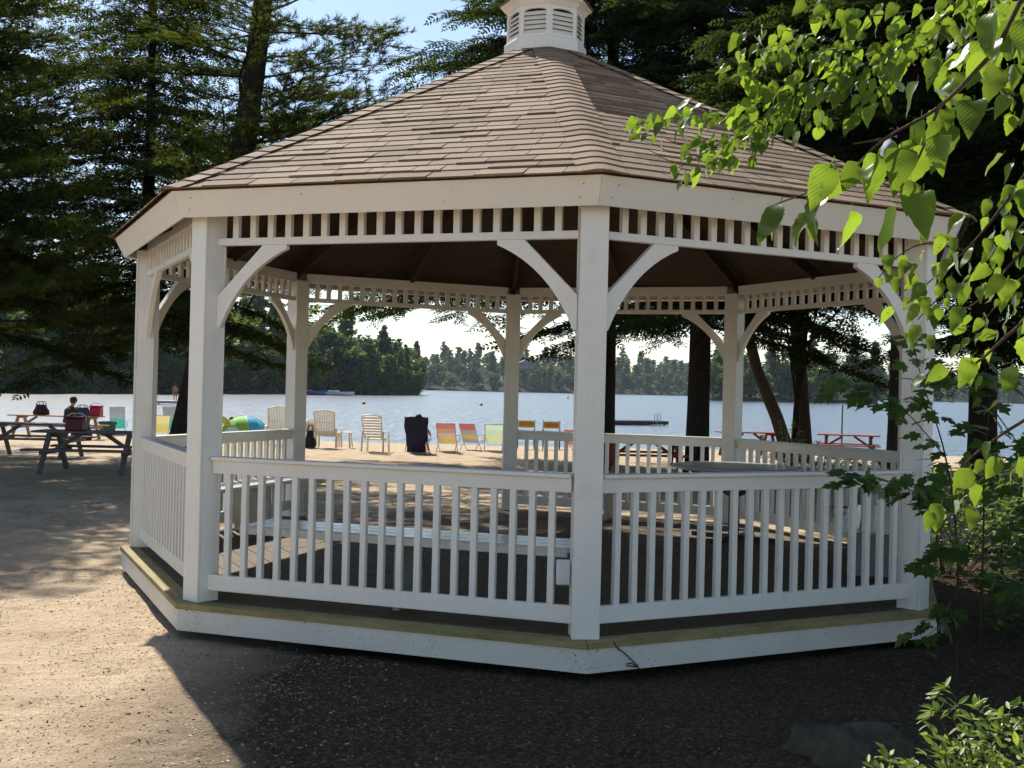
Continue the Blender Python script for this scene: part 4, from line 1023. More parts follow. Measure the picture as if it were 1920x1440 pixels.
def maple():
    base = Vector((2.75, -2.90, G(2.75, -2.9)))
    t = thing('maple_sapling', base, 'slender maple sapling with lobed leaves in front of the right front gazebo post', 'sapling')
    rg = random.Random(31)
    stems = [[(2.75, -2.90, -.28), (2.72, -2.95, .5), (2.60, -3.05, 1.1), (2.42, -3.15, 1.55), (2.32, -3.2, 1.85)],
             [(2.93, -2.78, -.28), (2.90, -2.9, .5), (2.82, -3.1, 1.0), (2.80, -3.2, 1.45), (2.72, -3.3, 1.75)],
             [(2.72, -2.95, .5), (2.40, -3.3, .85), (2.08, -3.55, .98), (1.86, -3.68, 1.0)],
             [(2.60, -3.05, 1.1), (2.25, -3.3, 1.4), (1.98, -3.42, 1.50), (1.80, -3.5, 1.56)],
             [(2.82, -3.1, 1.0), (2.95, -3.4, 1.2), (3.0, -3.6, 1.3)],
             [(2.72, -2.95, .5), (2.55, -3.15, .55), (2.42, -3.25, .45)],
             [(2.72, -2.93, .2), (2.55, -3.2, .1), (2.35, -3.3, -.02)],
             [(2.90, -2.9, .5), (3.05, -3.2, .75), (3.12, -3.4, .85)], [(2.42, -3.15, 1.55), (2.6, -3.3, 1.6), (2.8, -3.45, 1.58)], [(2.80, -3.2, 1.45), (3.0, -3.5, 1.0), (3.05, -3.6, .7)], [(2.75, -2.9, .3), (2.95, -3.2, .35), (3.05, -3.4, .25)], [(2.60, -3.05, 1.1), (2.5, -3.35, .98), (2.36, -3.5, .86)]]
    for k, st in enumerate(stems):
        path = smooth_path(st); m = MB(); n = len(path)
        m.tube([p-base for p in path], [max(.0016, (.008 if k < 2 else .004)*(1-.8*i/(n-1))) for i in range(n)], 6, False)
        stem = m.build('stem', 'twig_bark', t, smooth=True)
        i0 = int(n*.40) if k < 2 else int(n*.3)
        for i in range(i0, n):
            for q in range(rg.choice((2, 3)) if k < 2 else 3 if rg.random() < .6 else 2):
                p = path[i]; f = (path[min(i+1, n-1)]-path[i-1]).normalized(); a = rg.uniform(0, 6.28)
                out = Vector((math.cos(a), math.sin(a), 0)); p2 = p+out*rg.uniform(.02, .11)+Vector((0, 0, rg.uniform(-.04, .05)))
                d = out*rg.uniform(.5, 1)+f*.25+Vector((0, 0, rg.uniform(-.9, .0)))
                nn = Vector((rg.gauss(0, .35), rg.gauss(-.25, .35), 1.0))
                place_leaf(ML[rg.randrange(4)], stem, base, p2, d, nn, rg.uniform(.085, .135))
maple()
def shrub(base, label, spread, h, n_stem, seed, leaf, per=10, lens=(.038, .062), stuff_extra=0, mat='shrub_leaves', aim=(0, 0)):
    t = thing('shrub', base, label, 'shrub'); b = Vector(base); rg = random.Random(seed); P, D, N, S = [], [], [], []
    cnt = 0
    for s in range(n_stem):
        a = rg.uniform(0, 6.28); r = spread*math.sqrt(rg.random()); top = Vector((math.cos(a)*r+aim[0]*rg.random(), math.sin(a)*r+aim[1]*rg.random(), h*rg.uniform(.55, 1.08)*(1-.35*(r/spread)**2)))
        st = [Vector((top.x*.15, top.y*.15, -.05)), Vector((top.x*.55, top.y*.55, top.z*.6)), top, top+Vector((top.x*.25+rg.uniform(-.05, .05), top.y*.25+rg.uniform(-.05, .05), rg.uniform(-.03, .08)))]
        path = smooth_path(st, 5); m = MB(); k = len(path); m.tube(path, [max(.0012, .005*(1-.8*i/(k-1))) for i in range(k)], 5, False)
        stem = m.build('stem', 'twig_bark', t, smooth=True)
        for i in range(int(k*.38), k):
            for q in range(max(1, per//5)):
                f = (path[min(i+1, k-1)]-path[i-1]).normalized(); aa = rg.uniform(0, 6.28); sd = Vector((math.cos(aa), math.sin(aa), .25))
                p = path[i]+f*rg.uniform(-.02, .02); d = f*rg.uniform(.3, .9)+sd*.8; nn = Vector((rg.gauss(0, .4), rg.gauss(0, .4), 1)); sz = rg.uniform(*lens)
                if leaf is not None and cnt < 290 and i > k*.55: place_leaf(leaf[rg.randrange(len(leaf))], stem, Vector((0, 0, 0)), p, d, nn, sz); cnt += 1
                else: P.append(tuple(p)); D.append(tuple(d)); N.append(tuple(nn)); S.append(sz)
    for q in range(stuff_extra):
        a = rg.uniform(0, 6.28); r = spread*math.sqrt(rg.random())*.95; P.append((math.cos(a)*r+aim[0]*rg.random()*.6, math.sin(a)*r+aim[1]*rg.random()*.6, h*rg.uniform(.1, .92)*(1-.4*(r/spread)**2))); D.append((math.cos(a)+rg.gauss(0, .6), math.sin(a)+rg.gauss(0, .6), rg.uniform(-.1, .7))); N.append((rg.gauss(0, .5), rg.gauss(0, .5), 1)); S.append(rg.uniform(*lens))
    T = ([(0, 0, 0), (.17, .3, .02), (.16, .65, .0), (0, 1, -.08), (-.16, .65, .0), (-.17, .3, .02)], [(0, 1, 2, 3), (0, 3, 4, 5)])
    if P:
        V, F = scatter(T[0], T[1], np.array(P), np.array(D), np.array(N), np.array(S))
        o = link('foliage', mesh_np('foliage', V, F, False, np.repeat(np.random.RandomState(seed).rand(len(P)), 2)), mat, t); o['kind'] = 'stuff'
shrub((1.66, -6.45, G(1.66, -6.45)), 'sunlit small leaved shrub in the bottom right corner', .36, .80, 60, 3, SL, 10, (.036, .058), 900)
shrub((0.86, -7.35, G(.86, -7.35)), 'low leafy sprig at the bottom edge in front of the boulder', .10, .34, 5, 4, None, 10, (.034, .05), 0)
for k, (x, y, s, h, n, lab) in enumerate(((5.3, 12.6, .8, .85, 30, 'yellow green shrub behind the back right railing nearest the grey table'), (6.6, 11.4, .8, .8, 30, 'sunlit shrub behind the back right railing next to the thick hemlock'),
                                   (5.6, 16.0, .5, 1.1, 14, 'slim dark shrub rising above the back right railing against the water'), (4.9, 7.2, .8, .55, 26, 'low shrub close behind the right side of the gazebo'))):
    shrub((x, y, G(x, y)), lab, s, h, n, 50+k, None, 10, (.06, .11), 500 if k != 2 else 60, 'beech_leaves' if k == 2 else 'shrub_leaves')
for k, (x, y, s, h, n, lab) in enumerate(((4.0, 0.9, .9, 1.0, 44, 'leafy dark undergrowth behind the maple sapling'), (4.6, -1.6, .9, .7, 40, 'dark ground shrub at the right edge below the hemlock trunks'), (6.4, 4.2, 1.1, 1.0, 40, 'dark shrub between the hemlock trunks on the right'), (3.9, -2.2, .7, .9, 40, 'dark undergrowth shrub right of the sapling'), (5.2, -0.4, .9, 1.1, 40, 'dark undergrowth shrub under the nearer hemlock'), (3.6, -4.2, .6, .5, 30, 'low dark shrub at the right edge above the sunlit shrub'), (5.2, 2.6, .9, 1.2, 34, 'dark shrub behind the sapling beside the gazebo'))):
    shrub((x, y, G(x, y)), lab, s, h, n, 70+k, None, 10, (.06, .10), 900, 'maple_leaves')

def boulder():
    base = Vector((1.58, -4.75, G(1.58, -4.75))); r = np.random.RandomState(5); V = []; F = []; nu, nv = 22, 11
    for j in range(nv+1):
        ph = math.pi*j/nv*0.62
        for i in range(nu):
            a = 2*math.pi*i/nu; d = Vector((math.cos(a)*math.sin(ph), math.sin(a)*math.sin(ph), math.cos(ph)))
            k = 1+0.20*math.sin(3*a+1)+0.12*math.sin(5*a+ph*4)+0.07*r.normal()*.5
            V.append((d.x*.30*k, d.y*.24*k, min(.17+.03*math.sin(a*2), d.z*.26*k)-.07))
    for j in range(nv):
        for i in range(nu): F.append((j*nu+i, j*nu+(i+1) % nu, (j+1)*nu+(i+1) % nu, (j+1)*nu+i))
    tag(link('boulder', mesh_np('boulder', V, F, False), 'rock', None, base), 'flat topped grey boulder in the shade at the bottom right', 'boulder')
boulder()
def gravel():
    r = np.random.RandomState(8); n = 52000
    x = r.uniform(-4.6, 3.6, n); y = r.uniform(-7.4, -0.2, n); d = np.hypot(x, y)
    dens = np.clip(1.3-np.abs(d-4.5)*.30, .10, 1)*np.clip(1.15+2.2*vnoise(x, y, .55, 9), .15, 1.4)
    keep = (d > 3.3) & (r.rand(n) < dens); x, y, d = x[keep], y[keep], d[keep]; n = len(x)
    T = ([(1, 0, 0), (.55, .8, .05), (-.5, .85, 0), (-1, .05, .05), (-.45, -.8, 0), (.5, -.85, .05), (.35, .25, .30), (-.35, -.2, .34)],
         [(0, 1, 6), (1, 2, 6), (2, 7, 6), (2, 3, 7), (3, 4, 7), (4, 5, 7), (5, 6, 7), (5, 0, 6)])
    s = r.gamma(3.2, .0012, n)+.0016; D = r.normal(size=(n, 3))*np.array([1, 1, .2]); N = r.normal(size=(n, 3))*.35+np.array([0, 0, 1])
    V, F = scatter(T[0], T[1], np.stack([x, y, gz(x, y)+.0005], 1), D, N, s)
    t = np.clip(r.beta(2.0, 2.6, n)*.9+.36*np.clip((-x-.2)*.7, -.5, .9), 0.0, 1)  # sunlit side put into the tint: grains paler left of the roof shadow
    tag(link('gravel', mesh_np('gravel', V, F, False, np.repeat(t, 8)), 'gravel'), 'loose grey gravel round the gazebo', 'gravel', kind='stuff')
gravel()
def litter():
    r = np.random.RandomState(18); P, D, N, S = [], [], [], []
    a0, a1 = RE*C8, RT*C8; run = a0-a1; rise = ZT-ZE
    for k in range(110):
        i = r.choice([0, 0, 0, 7, 7, 1]); u = r.rand()**1.4; am = ang(i+.5); n = np.array([math.cos(am), math.sin(am), 0]); x = np.array([n[1], -n[0], 0])
        ap = a0-run*u; lx = r.uniform(-1, 1)*ap*T8*.9; nn = n*rise+np.array([0, 0, run]); nn /= np.linalg.norm(nn)
        P.append(n*ap+x*lx+np.array([0, 0, ZE+rise*u])+nn*.014); D.append(x*r.normal()+np.cross(nn, x)*r.normal()); N.append(nn); S.append(r.uniform(.02, .055))
    for k in range(4200):
        x, y = r.uniform(-6, 4), r.uniform(-7, 8)
        if math.hypot(x, y) < 3.8: continue
        P.append(np.array([x, y, float(gz(x, y))+.006])); D.append(r.normal(size=3)*np.array([1, 1, .08])); N.append(np.array([0, 0, 1])+r.normal(size=3)*.2); S.append(r.uniform(.02, .10))
    T = ([(0, -.5, 0), (.030, 0, .01), (0, .5, 0), (-.030, 0, .01)], [(0, 1, 2, 3)])
    V, F = scatter(T[0], T[1], np.array(P), np.array(D), np.array(N), np.array(S)); tag(link('pine_litter', mesh_np('pine_litter', V, F), 'litter'), 'scattered dry pine needles and leaf bits on roof and ground', 'litter', kind='stuff')
mat_plain('litter', (0.30, 0.20, 0.11), 0.8, 0.2, 0.4, 30)
litter()

# ------------------------------------------------------------------ beach things
def picnic_table(loc, rz, label, mat, L=1.9):
    t = thing('picnic_table', loc, label, 'picnic table', rz, 'picnic tables by the beach')
    for k in range(5): MB().box((0, -0.30+k*.15, .735), (L, .14, .038), None, .004).build('top_plank', mat, t)
    for s in (-1, 1):
        for k in range(2): MB().box((0, s*(.62+k*.145), .43), (L, .135, .038), None, .004).build('seat_plank', mat, t)
    for x in (-L/2+.28, L/2-.28):
        for s in (-1, 1):
            m = MB(); m.bar((x, s*.20, .715), (x, s*.66, 0), .04, .09, (1, 0, 0)); m.build('leg', mat, t)
        m = MB(); m.box((x+.045, 0, .385), (.04, 1.5, .09)); m.build('cross_beam', mat, t)
        m = MB(); m.box((x+.045, 0, .69), (.04, .7, .08)); m.build('top_beam', mat, t)
        sx = -1 if x > 0 else 1
        m = MB(); m.bar((x+sx*.03, 0, .39), (x+sx*.50, 0, .70), .04, .07); m.build('brace', mat, t)
    return t
picnic_table((-8.25, 10.2, G(-8.25, 10.2)), 0.06, 'nearest dark picnic table at the left edge of the gazebo', 'grey_table_wood', 2.0)
picnic_table((-11.4, 14.6, G(-11.4, 14.6)), 0.05, 'shaded picnic table behind the nearest one at the left edge', 'grey_table_wood', 2.2)
picnic_table((-15.5, 24.9, G(-15.5, 24.9)), 0.03, 'tan picnic table by the water at the far left', 'tan_table_wood', 2.8)
picnic_table((2.15, 14.2, G(2.15, 14.2)), 0.05, 'reddish picnic table behind the back railing near the dark trunk', 'red_table_wood', 1.9)
picnic_table((9.5, 25.6, G(9.5, 25.6)), -0.25, 'red picnic table by the water beyond the back right railing', 'red_table_wood', 1.9)
picnic_table((6.2, 24.6, G(6.2, 24.6)), 0.2, 'red picnic table by the water behind the slim hemlock trunks', 'red_table_wood', 1.9)

def sling_chair(name, loc, rz, label, mat, w=.52, back=.62, recl=25, group='fabric beach chairs', arm=True, seat_h=.24):
    t = thing(name, loc, label, 'beach chair', rz, group)      # back towards -Y (camera side)
    a = R(recl); by, bz = -0.02-back*math.sin(a), seat_h+back*math.cos(a)
    def sling(p0, p1, sag):
        m = MB(); V = []; n = 6
        for k in range(n+1):
            s = k/n; y = p0[0]+(p1[0]-p0[0])*s; z = p0[1]+(p1[1]-p0[1])*s; q = -sag*math.sin(math.pi*s)
            V += [(-w/2, y, z), (0, y+q*.35, z+q*.35), (w/2, y, z)]
        F = [(3*k, 3*k+1, 3*k+4, 3*k+3) for k in range(n)]+[(3*k+1, 3*k+2, 3*k+5, 3*k+4) for k in range(n)]
        m.add(V, F); return m
    sling((-.02, seat_h), (by, bz), .06).build('back_sling', mat, t); sling((.48, seat_h+.05), (-.02, seat_h), .06).build('seat_sling', mat, t)
    m = MB(); r = .011
    for s in (-1, 1):
        x = s*(w/2+.008)
        m.tube([(x, by, bz+.01), (x, 0.02, seat_h-.03), (x, .18, 0.01)], r, 6); m.tube([(x, .50, seat_h+.05), (x, 0, seat_h), (x, -.20, .01)], r, 6)
        if arm: m.tube([(x, -.02-back*.42*math.sin(a), seat_h+back*.42*math.cos(a)), (x, .16, seat_h+.24), (x, .40, seat_h+.22), (x, .44, seat_h+.04)], r, 6)
    for y, z in ((by, bz+.01), (.18, .012), (-.20, .012), (.50, seat_h+.05)): m.tube([(-w/2-.008, y, z), (w/2+.008, y, z)], r, 6)
    m.build('frame', 'steel', t, smooth=True); return t
LOC = lambda x, y: (x, y, G(x, y)+.01)
sling_chair('beach_chair', LOC(-2.80, 21.76), R(-8), 'beach chair with faded red and yellow striped back', 'stripe_red_yellow')
sling_chair('beach_chair', LOC(-2.25, 23.6), R(-28), 'tilted beach chair with red, grey and yellow bands', 'stripe_red_grey')
sling_chair('beach_chair', LOC(-1.56, 23.3), R(4), 'pale green and yellow beach chair beside the back centre post', 'stripe_green')
sling_chair('beach_chair', LOC(-15.6, 30.2), R(12), 'grey and teal beach chair behind the green tub on the left', 'stripe_teal', .5, .8, 15)
sling_chair('beach_chair', LOC(-13.6, 30.2), R(-10), 'tall teal beach chair beside the leaning pine trunk', 'stripe_teal', .55, .85, 12)
sling_chair('beach_chair', LOC(-12.5, 25.8), R(30), 'yellow sling chair seen past the leftmost gazebo post', 'stripe_yellow')
sling_chair('beach_chair', LOC(0.86, 24.2), R(-50), 'orange red folding chair beyond the back railing', 'stripe_orange', .45, .5)
def upright_chair(loc, rz, label):
    t = thing('folding_chair', loc, label, 'chair', rz, 'tan folding chairs by the water')
    MB().box((0, -.22, .80), (.50, .02, .22), None, .006).build('backrest', 'stripe_tan', t); MB().box((0, 0, .44), (.50, .42, .025), None, .006).build('seat', 'stripe_tan', t)
    for s in (-1, 1):
        m = MB(); m.tube([(s*.27, -.22, .95), (s*.27, -.22, 0.0)], .013, 6); m.build('leg', 'dark_metal', t)
        m = MB(); m.tube([(s*.27, .22, .62), (s*.27, .22, 0.0)], .013, 6); m.build('leg', 'dark_metal', t)
        m = MB(); m.box((s*.27, 0, .635), (.05, .50, .025), None, .006); m.build('armrest', 'dark_metal', t)
        m = MB(); m.bar((s*.25, -.20, .05), (s*.25, .20, .42), .016, .016); m.build('brace', 'dark_metal', t)
    return t
upright_chair(LOC(-0.66, 26.0), R(3), 'tan folding chair just right of the back centre post')
upright_chair(LOC(0.16, 26.4), R(-2), 'tan folding chair left of the centre front post')
def plastic_chair(loc, rz, label, style='vertical', back=.80, recl=20, w=.60):
    t = thing('plastic_chair', loc, label, 'chair', rz, 'white plastic beach chairs')
    a = R(recl); sh = .36
    M = Matrix.Translation((0, -.10, sh)) @ Matrix.Rotation(a, 4, 'X')
    m = MB(); f = .035
    top = [(-w/2+w*k/10, back+.06*math.sin(math.pi*k/10)) for k in range(11)]
    pts = [Vector((-w/2*.86, 0, 0))]+[Vector((x, 0, z)) for x, z in top]+[Vector((w/2*.86, 0, 0))]
    m.tube([M @ p for p in pts], .020, 6); m.build('back_frame', 'white_plastic', t, smooth=True)
    m = MB()
    if style == 'vertical':
        for k in range(11):
            x = -w/2*.82+w*.82*k/10; m.bar(M @ Vector((x*.9, 0, .10)), M @ Vector((x*1.05, 0, back+.05*math.cos(x/w*3))), .034, .010, M.to_3x3() @ Vector((0, 1, 0)))
        for z in (.14, .42): m.bar(M @ Vector((-w*.44, 0, z)), M @ Vector((w*.44, 0, z)), .012, .03, M.to_3x3() @ Vector((0, 0, 1)))
        m.bar(M @ Vector((-w*.40, 0, .06)), M @ Vector((w*.40, 0, .06)), .012, .13, M.to_3x3() @ Vector((0, 0, 1)))
    else:
        for k in range(8):
            z = .08+k*(back-.06)/7.6; m.bar(M @ Vector((-w*.44, 0, z)), M @ Vector((w*.44, 0, z)), .012, .058, M.to_3x3() @ Vector((0, 0, 1)))
    m.build('back_slats', 'white_plastic', t)
    m = MB()
    for k in range(6): m.box((0, -.05+k*.095, sh-.004+.01*k), (w*.86, .075, .018))
    m.build('seat_slats', 'white_plastic', t)
    for s in (-1, 1):
        MB().box((s*w*.52, .12, sh+.21), (.065, .58, .022), None, .008).build('armrest', 'white_plastic', t)
        for y in (-.16, .40):
            m = MB(); m.bar((s*w*.52, y, sh+.20), (s*w*.55, y-.04 if y < 0 else y+.03, 0), .045, .03, (0, 1, 0)); m.build('leg', 'white_plastic', t)
    MB().box((0, .42, sh-.02), (w*.9, .025, .07), None, .005).build('apron', 'white_plastic', t)
    return t
plastic_chair(LOC(-6.35, 22.2), R(-4), 'white plastic chair with tall back of upright slats', 'vertical', .72, 20, .62)
plastic_chair(LOC(-4.72, 20.7), R(-6), 'white plastic lounger with horizontal back slats', 'horizontal', .68, 24, .56)
plastic_chair(LOC(-8.15, 23.6), R(18), 'white plastic chair half hidden by the back left post', 'vertical', .78, 16, .60)
plastic_chair(LOC(-7.12, 22.9), R(60), 'low white plastic chair beside the black bag', 'horizontal', .36, 14, .50)
def side_table(loc, label):
    t = thing('side_table', loc, label, 'table'); MB().box((0, 0, .44), (.42, .42, .03), None, .01).build('table_top', 'white_plastic', t)
    for x in (-1, 1):
        for y in (-1, 1): m = MB(); m.bar((x*.16, y*.16, .43), (x*.20, y*.20, 0), .04, .03); m.build('leg', 'white_plastic', t)
side_table(LOC(-5.9, 22.6), 'small white plastic side table between the two white slatted chairs')
def towel_chair():
    t = sling_chair('beach_chair', LOC(-3.52, 20.6), R(-4), 'navy chair draped with a dark towel and someone sitting in it', 'navy_cloth', .58, .70, 17, 'fabric beach chairs', True, .30)
    m = MB(); V = []; n, k = 8, 6
    for j in range(n+1):
        s = j/n; z = 1.0-.97*s; y = -.25+.10*s-.05*math.sin(s*3)
        for i in range(k+1):
            u = i/k-.5; wv = .66*(1-.22*s)+.03*math.sin(s*7); V.append((u*wv+.01*math.sin(j*2+i), y-.035*math.cos(i*2.4+j*.3)*s+.03*u*u*4, z-.02*abs(u)))
    F = [(j*(k+1)+i, j*(k+1)+i+1, (j+1)*(k+1)+i+1, (j+1)*(k+1)+i) for j in range(n) for i in range(k)]
    m.add(V, F); m.build('towel', 'navy_cloth', t, smooth=True)
towel_chair()
def pop_tent():
    t = thing('beach_tent', LOC(-10.35, 27.9), 'small dome beach tent in green and blue panels', 'tent', R(10)); n = 10; rr, h = .86, .80
    for g in range(n):
        a0, a1 = 2*math.pi*g/n, 2*math.pi*(g+1)/n; m = MB(); V = []; F = []
        for j in range(8):
            s = j/7*math.pi/2; r = rr*math.cos(s)**.85; z = h*math.sin(s)
            for i in range(4):
                a = a0+(a1-a0)*i/3; q = 1-.035*math.sin(math.pi*i/3); V.append((r*q*math.cos(a), r*q*math.sin(a), z))
        for j in range(7):
            for i in range(3): F.append((j*4+i, j*4+i+1, (j+1)*4+i+1, (j+1)*4+i))
        m.add(V, F); m.build('panel', ('tent_blue', 'tent_blue', 'tent_green', 'tent_green', 'tent_green', 'tent_green', 'tent_green', 'tent_green', 'tent_blue', 'tent_blue')[g], t, smooth=True)
    V = []
    for j in range(4):
        s = (.18+.13*j); r = rr*1.015*math.cos(s)**.85; z = h*math.sin(s)*1.01
        for i in range(4): a = math.pi*(1.26+.30*i/3*(1-.15*j)); V.append((r*math.cos(a), r*math.sin(a), z))
    m = MB(); m.add(V, [(j*4+i, j*4+i+1, (j+1)*4+i+1, (j+1)*4+i) for j in range(3) for i in range(3)]); m.build('window', 'tent_white', t, smooth=True)
    for g in range(0, n, 2):
        a = 2*math.pi*g/n; m = MB(); m.tube([(rr*1.01*math.cos(s/7*math.pi/2)**.85*math.cos(a), rr*1.01*math.cos(s/7*math.pi/2)**.85*math.sin(a), h*math.sin(s/7*math.pi/2)+.004) for s in range(8)], .010, 5, False); m.build('pole', 'inflatable_yellow', t)
pop_tent()
def inflatable():
    t = thing('inflatable_ring', LOC(-11.05, 27.3), 'yellow and green inflatable ring left of the beach tent', 'float')
    for part, mat, ph in (('ring_half', 'inflatable_yellow', 0), ('ring_half', 'inflatable_green', math.pi)):
        m = MB(); m.tube([(.0+.30*math.cos(ph+math.pi*k/10), .10*math.sin(k), .42+.30*math.sin(ph+math.pi*k/10)) for k in range(11)], .115, 10); m.build(part, mat, t, smooth=True)
inflatable()
def cooler(name, loc, label, mat, d=(.55, .34, .34), rz=0.0):
    t = thing(name, loc, label, 'cooler', rz)
    MB().box((0, 0, d[2]*.42), (d[0], d[1], d[2]*.84), None, .015).build('body', mat, t); MB().box((0, 0, d[2]*.92), (d[0]+.02, d[1]+.02, d[2]*.15), None, .012).build('lid', mat, t)
    m = MB(); m.tube([(-d[0]*.52, 0, d[2]*.6), (-d[0]*.56, 0, d[2]*1.0), (-d[0]*.3, 0, d[2]*1.2), (d[0]*.3, 0, d[2]*1.2), (d[0]*.56, 0, d[2]*1.0), (d[0]*.52, 0, d[2]*.6)], .012, 6); m.build('handle', 'box_white', t)
zt = G(-8.25, 10.2)+.756
cooler('cooler', (-8.55, 10.15, zt), 'maroon cooler standing on the nearest dark picnic table', 'cooler_maroon', (.32, .28, .26))
cooler('cooler', (-14.25, 24.95, G(-15.5, 24.9)+.756), 'red cooler beside the seated person on the tan table', 'cooler_red', (.34, .28, .34))
def bag(loc, label, mat, s=(.5, .3, .34), rz=0.0):
    t = thing('bag', loc, label, 'bag', rz); V = []; F = []; n, k = 16, 7; rg = random.Random(str(label))
    for j in range(k+1):
        f = j/k; w = (1-.30*f**2)*(0.9+.1*math.sin(f*6))
        for i in range(n):
            a = 2*math.pi*i/n; c, q = math.cos(a), math.sin(a); sq = 1/max(abs(c), abs(q))**.55
            V.append((s[0]/2*c*sq*w*(1+rg.uniform(-.06, .06)), s[1]/2*q*sq*w*(1+rg.uniform(-.06, .06)), s[2]*f*(1+rg.uniform(-.03, .03))))
    for j in range(k):
        for i in range(n): F.append((j*n+i, j*n+(i+1) % n, (j+1)*n+(i+1) % n, (j+1)*n+i))
    F2 = MB(); F2.add(V, F+[tuple(range(n-1, -1, -1)), tuple(k*n+i for i in range(n))]); F2.build('body', mat, t, smooth=True)
    for q in (-1, 1):
        m = MB(); m.tube([(-s[0]*.25, q*s[1]*.3, s[2]*.95), (-s[0]*.15, q*s[1]*.25, s[2]*1.3), (s[0]*.15, q*s[1]*.25, s[2]*1.3), (s[0]*.25, q*s[1]*.3, s[2]*.95)], .014, 6); m.build('strap', mat, t, smooth=True)
bag((-16.0, 24.9, G(-15.5, 24.9)+.756), 'dark tote bag on the tan picnic table', 'bag_dark', (.5, .34, .32))
bag(LOC(-14.3, 24.0), 'black bag on the ground beside the green tub', 'bag_black', (.62, .45, .62))
bag(LOC(-6.8, 22.1), 'black and blue bag on the sand left of the tall white chair', 'bag_black', (.34, .30, .50))
t_ = bag((-14.72, 25.0, G(-15.5, 24.9)+.756), 'rumpled blue bag next to the red cooler', 'bag_blue', (.60, .36, .26))
def tub():
    t = thing('plastic_tub', LOC(-15.3, 28.5), 'dark green plastic tub on the sand by the left tables', 'tub')
    MB().lathe([(.24, 0), (.29, .44), (.315, .45), (.315, .49), (.28, .49), (.27, .44), (.22, .05), (0, .05)], 18).build('body', 'bin_green', t)
    for s in (-1, 1): m = MB(); m.tube([(s*.31, -.08, .44), (s*.36, -.06, .42), (s*.36, .06, .42), (s*.31, .08, .44)], .012, 6); m.build('handle', 'bin_green', t)
tub()

# ------------------------------------------------------------------ people
def figure(name, loc, rz, label, joints, parts, cloth):
    """joints: name -> (pos, radius, parent). one skinned continuous body; clothes are offset shells as children"""
    names = list(joints); idx = {n: k for k, n in enumerate(names)}
    me = bpy.data.meshes.new('body'); me.from_pydata([joints[n][0] for n in names], [(idx[n], idx[joints[n][2]]) for n in names if joints[n][2]], [])
    t = thing(name, loc, label, 'person', rz)
    o = link('body', me, None, t); sk = o.modifiers.new('skin', 'SKIN'); sk.use_smooth_shade = True
    for n in names: me.skin_vertices[0].data[idx[n]].radius = (joints[n][1],)*2
    me.skin_vertices[0].data[idx['pelvis']].use_root = True
    o.modifiers.new('sub', 'SUBSURF').levels = 1; o.modifiers['sub'].render_levels = 1
    me.materials.append(MAT['skin'])
    for pn, mat, chain in cloth:
        m = MB(); pts = [Vector(joints[c][0]) for c, _ in chain]; m.tube(pts, [r for _, r in chain], 10); m.build(pn, mat, t, smooth=True)
    for pn, mat, c, r, off in parts:
        m = MB(); p = Vector(joints[c][0])+Vector(off)
        m.lathe([(r*math.sin(math.pi*k/8), -r*math.cos(math.pi*k/8)*1.08) for k in range(9)], 12, Matrix.Translation(p)); m.build(pn, mat, t, smooth=True)
    return t
def body(hip, chest, neck, head, le, lh, re_, rh, lk, lf, rk, rf, s=1.0):
    hip, chest, neck, head = map(Vector, (hip, chest, neck, head)); mid = hip.lerp(chest, .5)
    sd = Vector((0, .17*s, 0)); hd = Vector((0, .09*s, 0))
    j = {'pelvis': (hip, .125*s, None), 'waist': (mid, .115*s, 'pelvis'), 'chest': (chest, .135*s, 'waist'), 'neck': (neck, .05*s, 'chest'), 'jaw': (neck.lerp(head, .55), .075*s, 'neck'), 'head': (head, .095*s, 'jaw'),
         'crown': (head+(head-neck).normalized()*.07*s, .065*s, 'head')}
    for q, e, h, k, f, sg in (('l', le, lh, lk, lf, 1), ('r', re_, rh, rk, rf, -1)):
        sh = chest+(neck-chest)*.6+sd*sg; e, h, k, f = map(Vector, (e, h, k, f))
        j[q+'sh'] = (sh, .06*s, 'chest'); j[q+'el'] = (e, .042*s, q+'sh'); j[q+'wr'] = (h, .030*s, q+'el'); j[q+'ha'] = (h+(h-e).normalized()*.09*s, .035*s, q+'wr'); j[q+'fi'] = (h+(h-e).normalized()*.16*s, .018*s, q+'ha')
        j[q+'hip'] = (hip+hd*sg+Vector((0, 0, -.05*s)), .085*s, 'pelvis'); j[q+'kn'] = (k, .058*s, q+'hip'); j[q+'an'] = (f, .038*s, q+'kn'); j[q+'to'] = (f+Vector((.16*s, 0, -.04*s)), .030*s, q+'an')
    return {n: (tuple(a), b, c) for n, (a, b, c) in j.items()}
# seated at the tan table, side on, facing right (+x local)
zs = .45
jb = body((0, 0, zs+.12), (.08, 0, zs+.48), (.13, 0, zs+.64), (.20, 0, zs+.80), (.24, .26, zs+.32), (.48, .18, zs+.26), (.28, -.26, zs+.34), (.50, -.16, zs+.27), (.44, .14, zs+.10), (.44, .14, .06), (.46, -.12, zs+.10), (.48, -.12, .06))
figure('person', (-14.85, 24.22, G(-15.5, 24.9)-.02), 0.0, 'person in a dark top sitting bent forward at the tan picnic table', jb,
       [('hair', 'hair_dark', 'head', .115, (-.03, 0, .03))],
       [('shirt', 'shirt_dark', [('pelvis', .15), ('waist', .155), ('chest', .185), ('neck', .07)]), ('sleeve', 'shirt_dark', [('lsh', .08), ('lel', .055)]), ('sleeve', 'shirt_dark', [('rsh', .08), ('rel', .055)]),
        ('shorts', 'shorts_dark', [('pelvis', .14), ('lhip', .11), ('lkn', .075)]), ('shorts', 'shorts_dark', [('pelvis', .14), ('rhip', .11), ('rkn', .075)])])
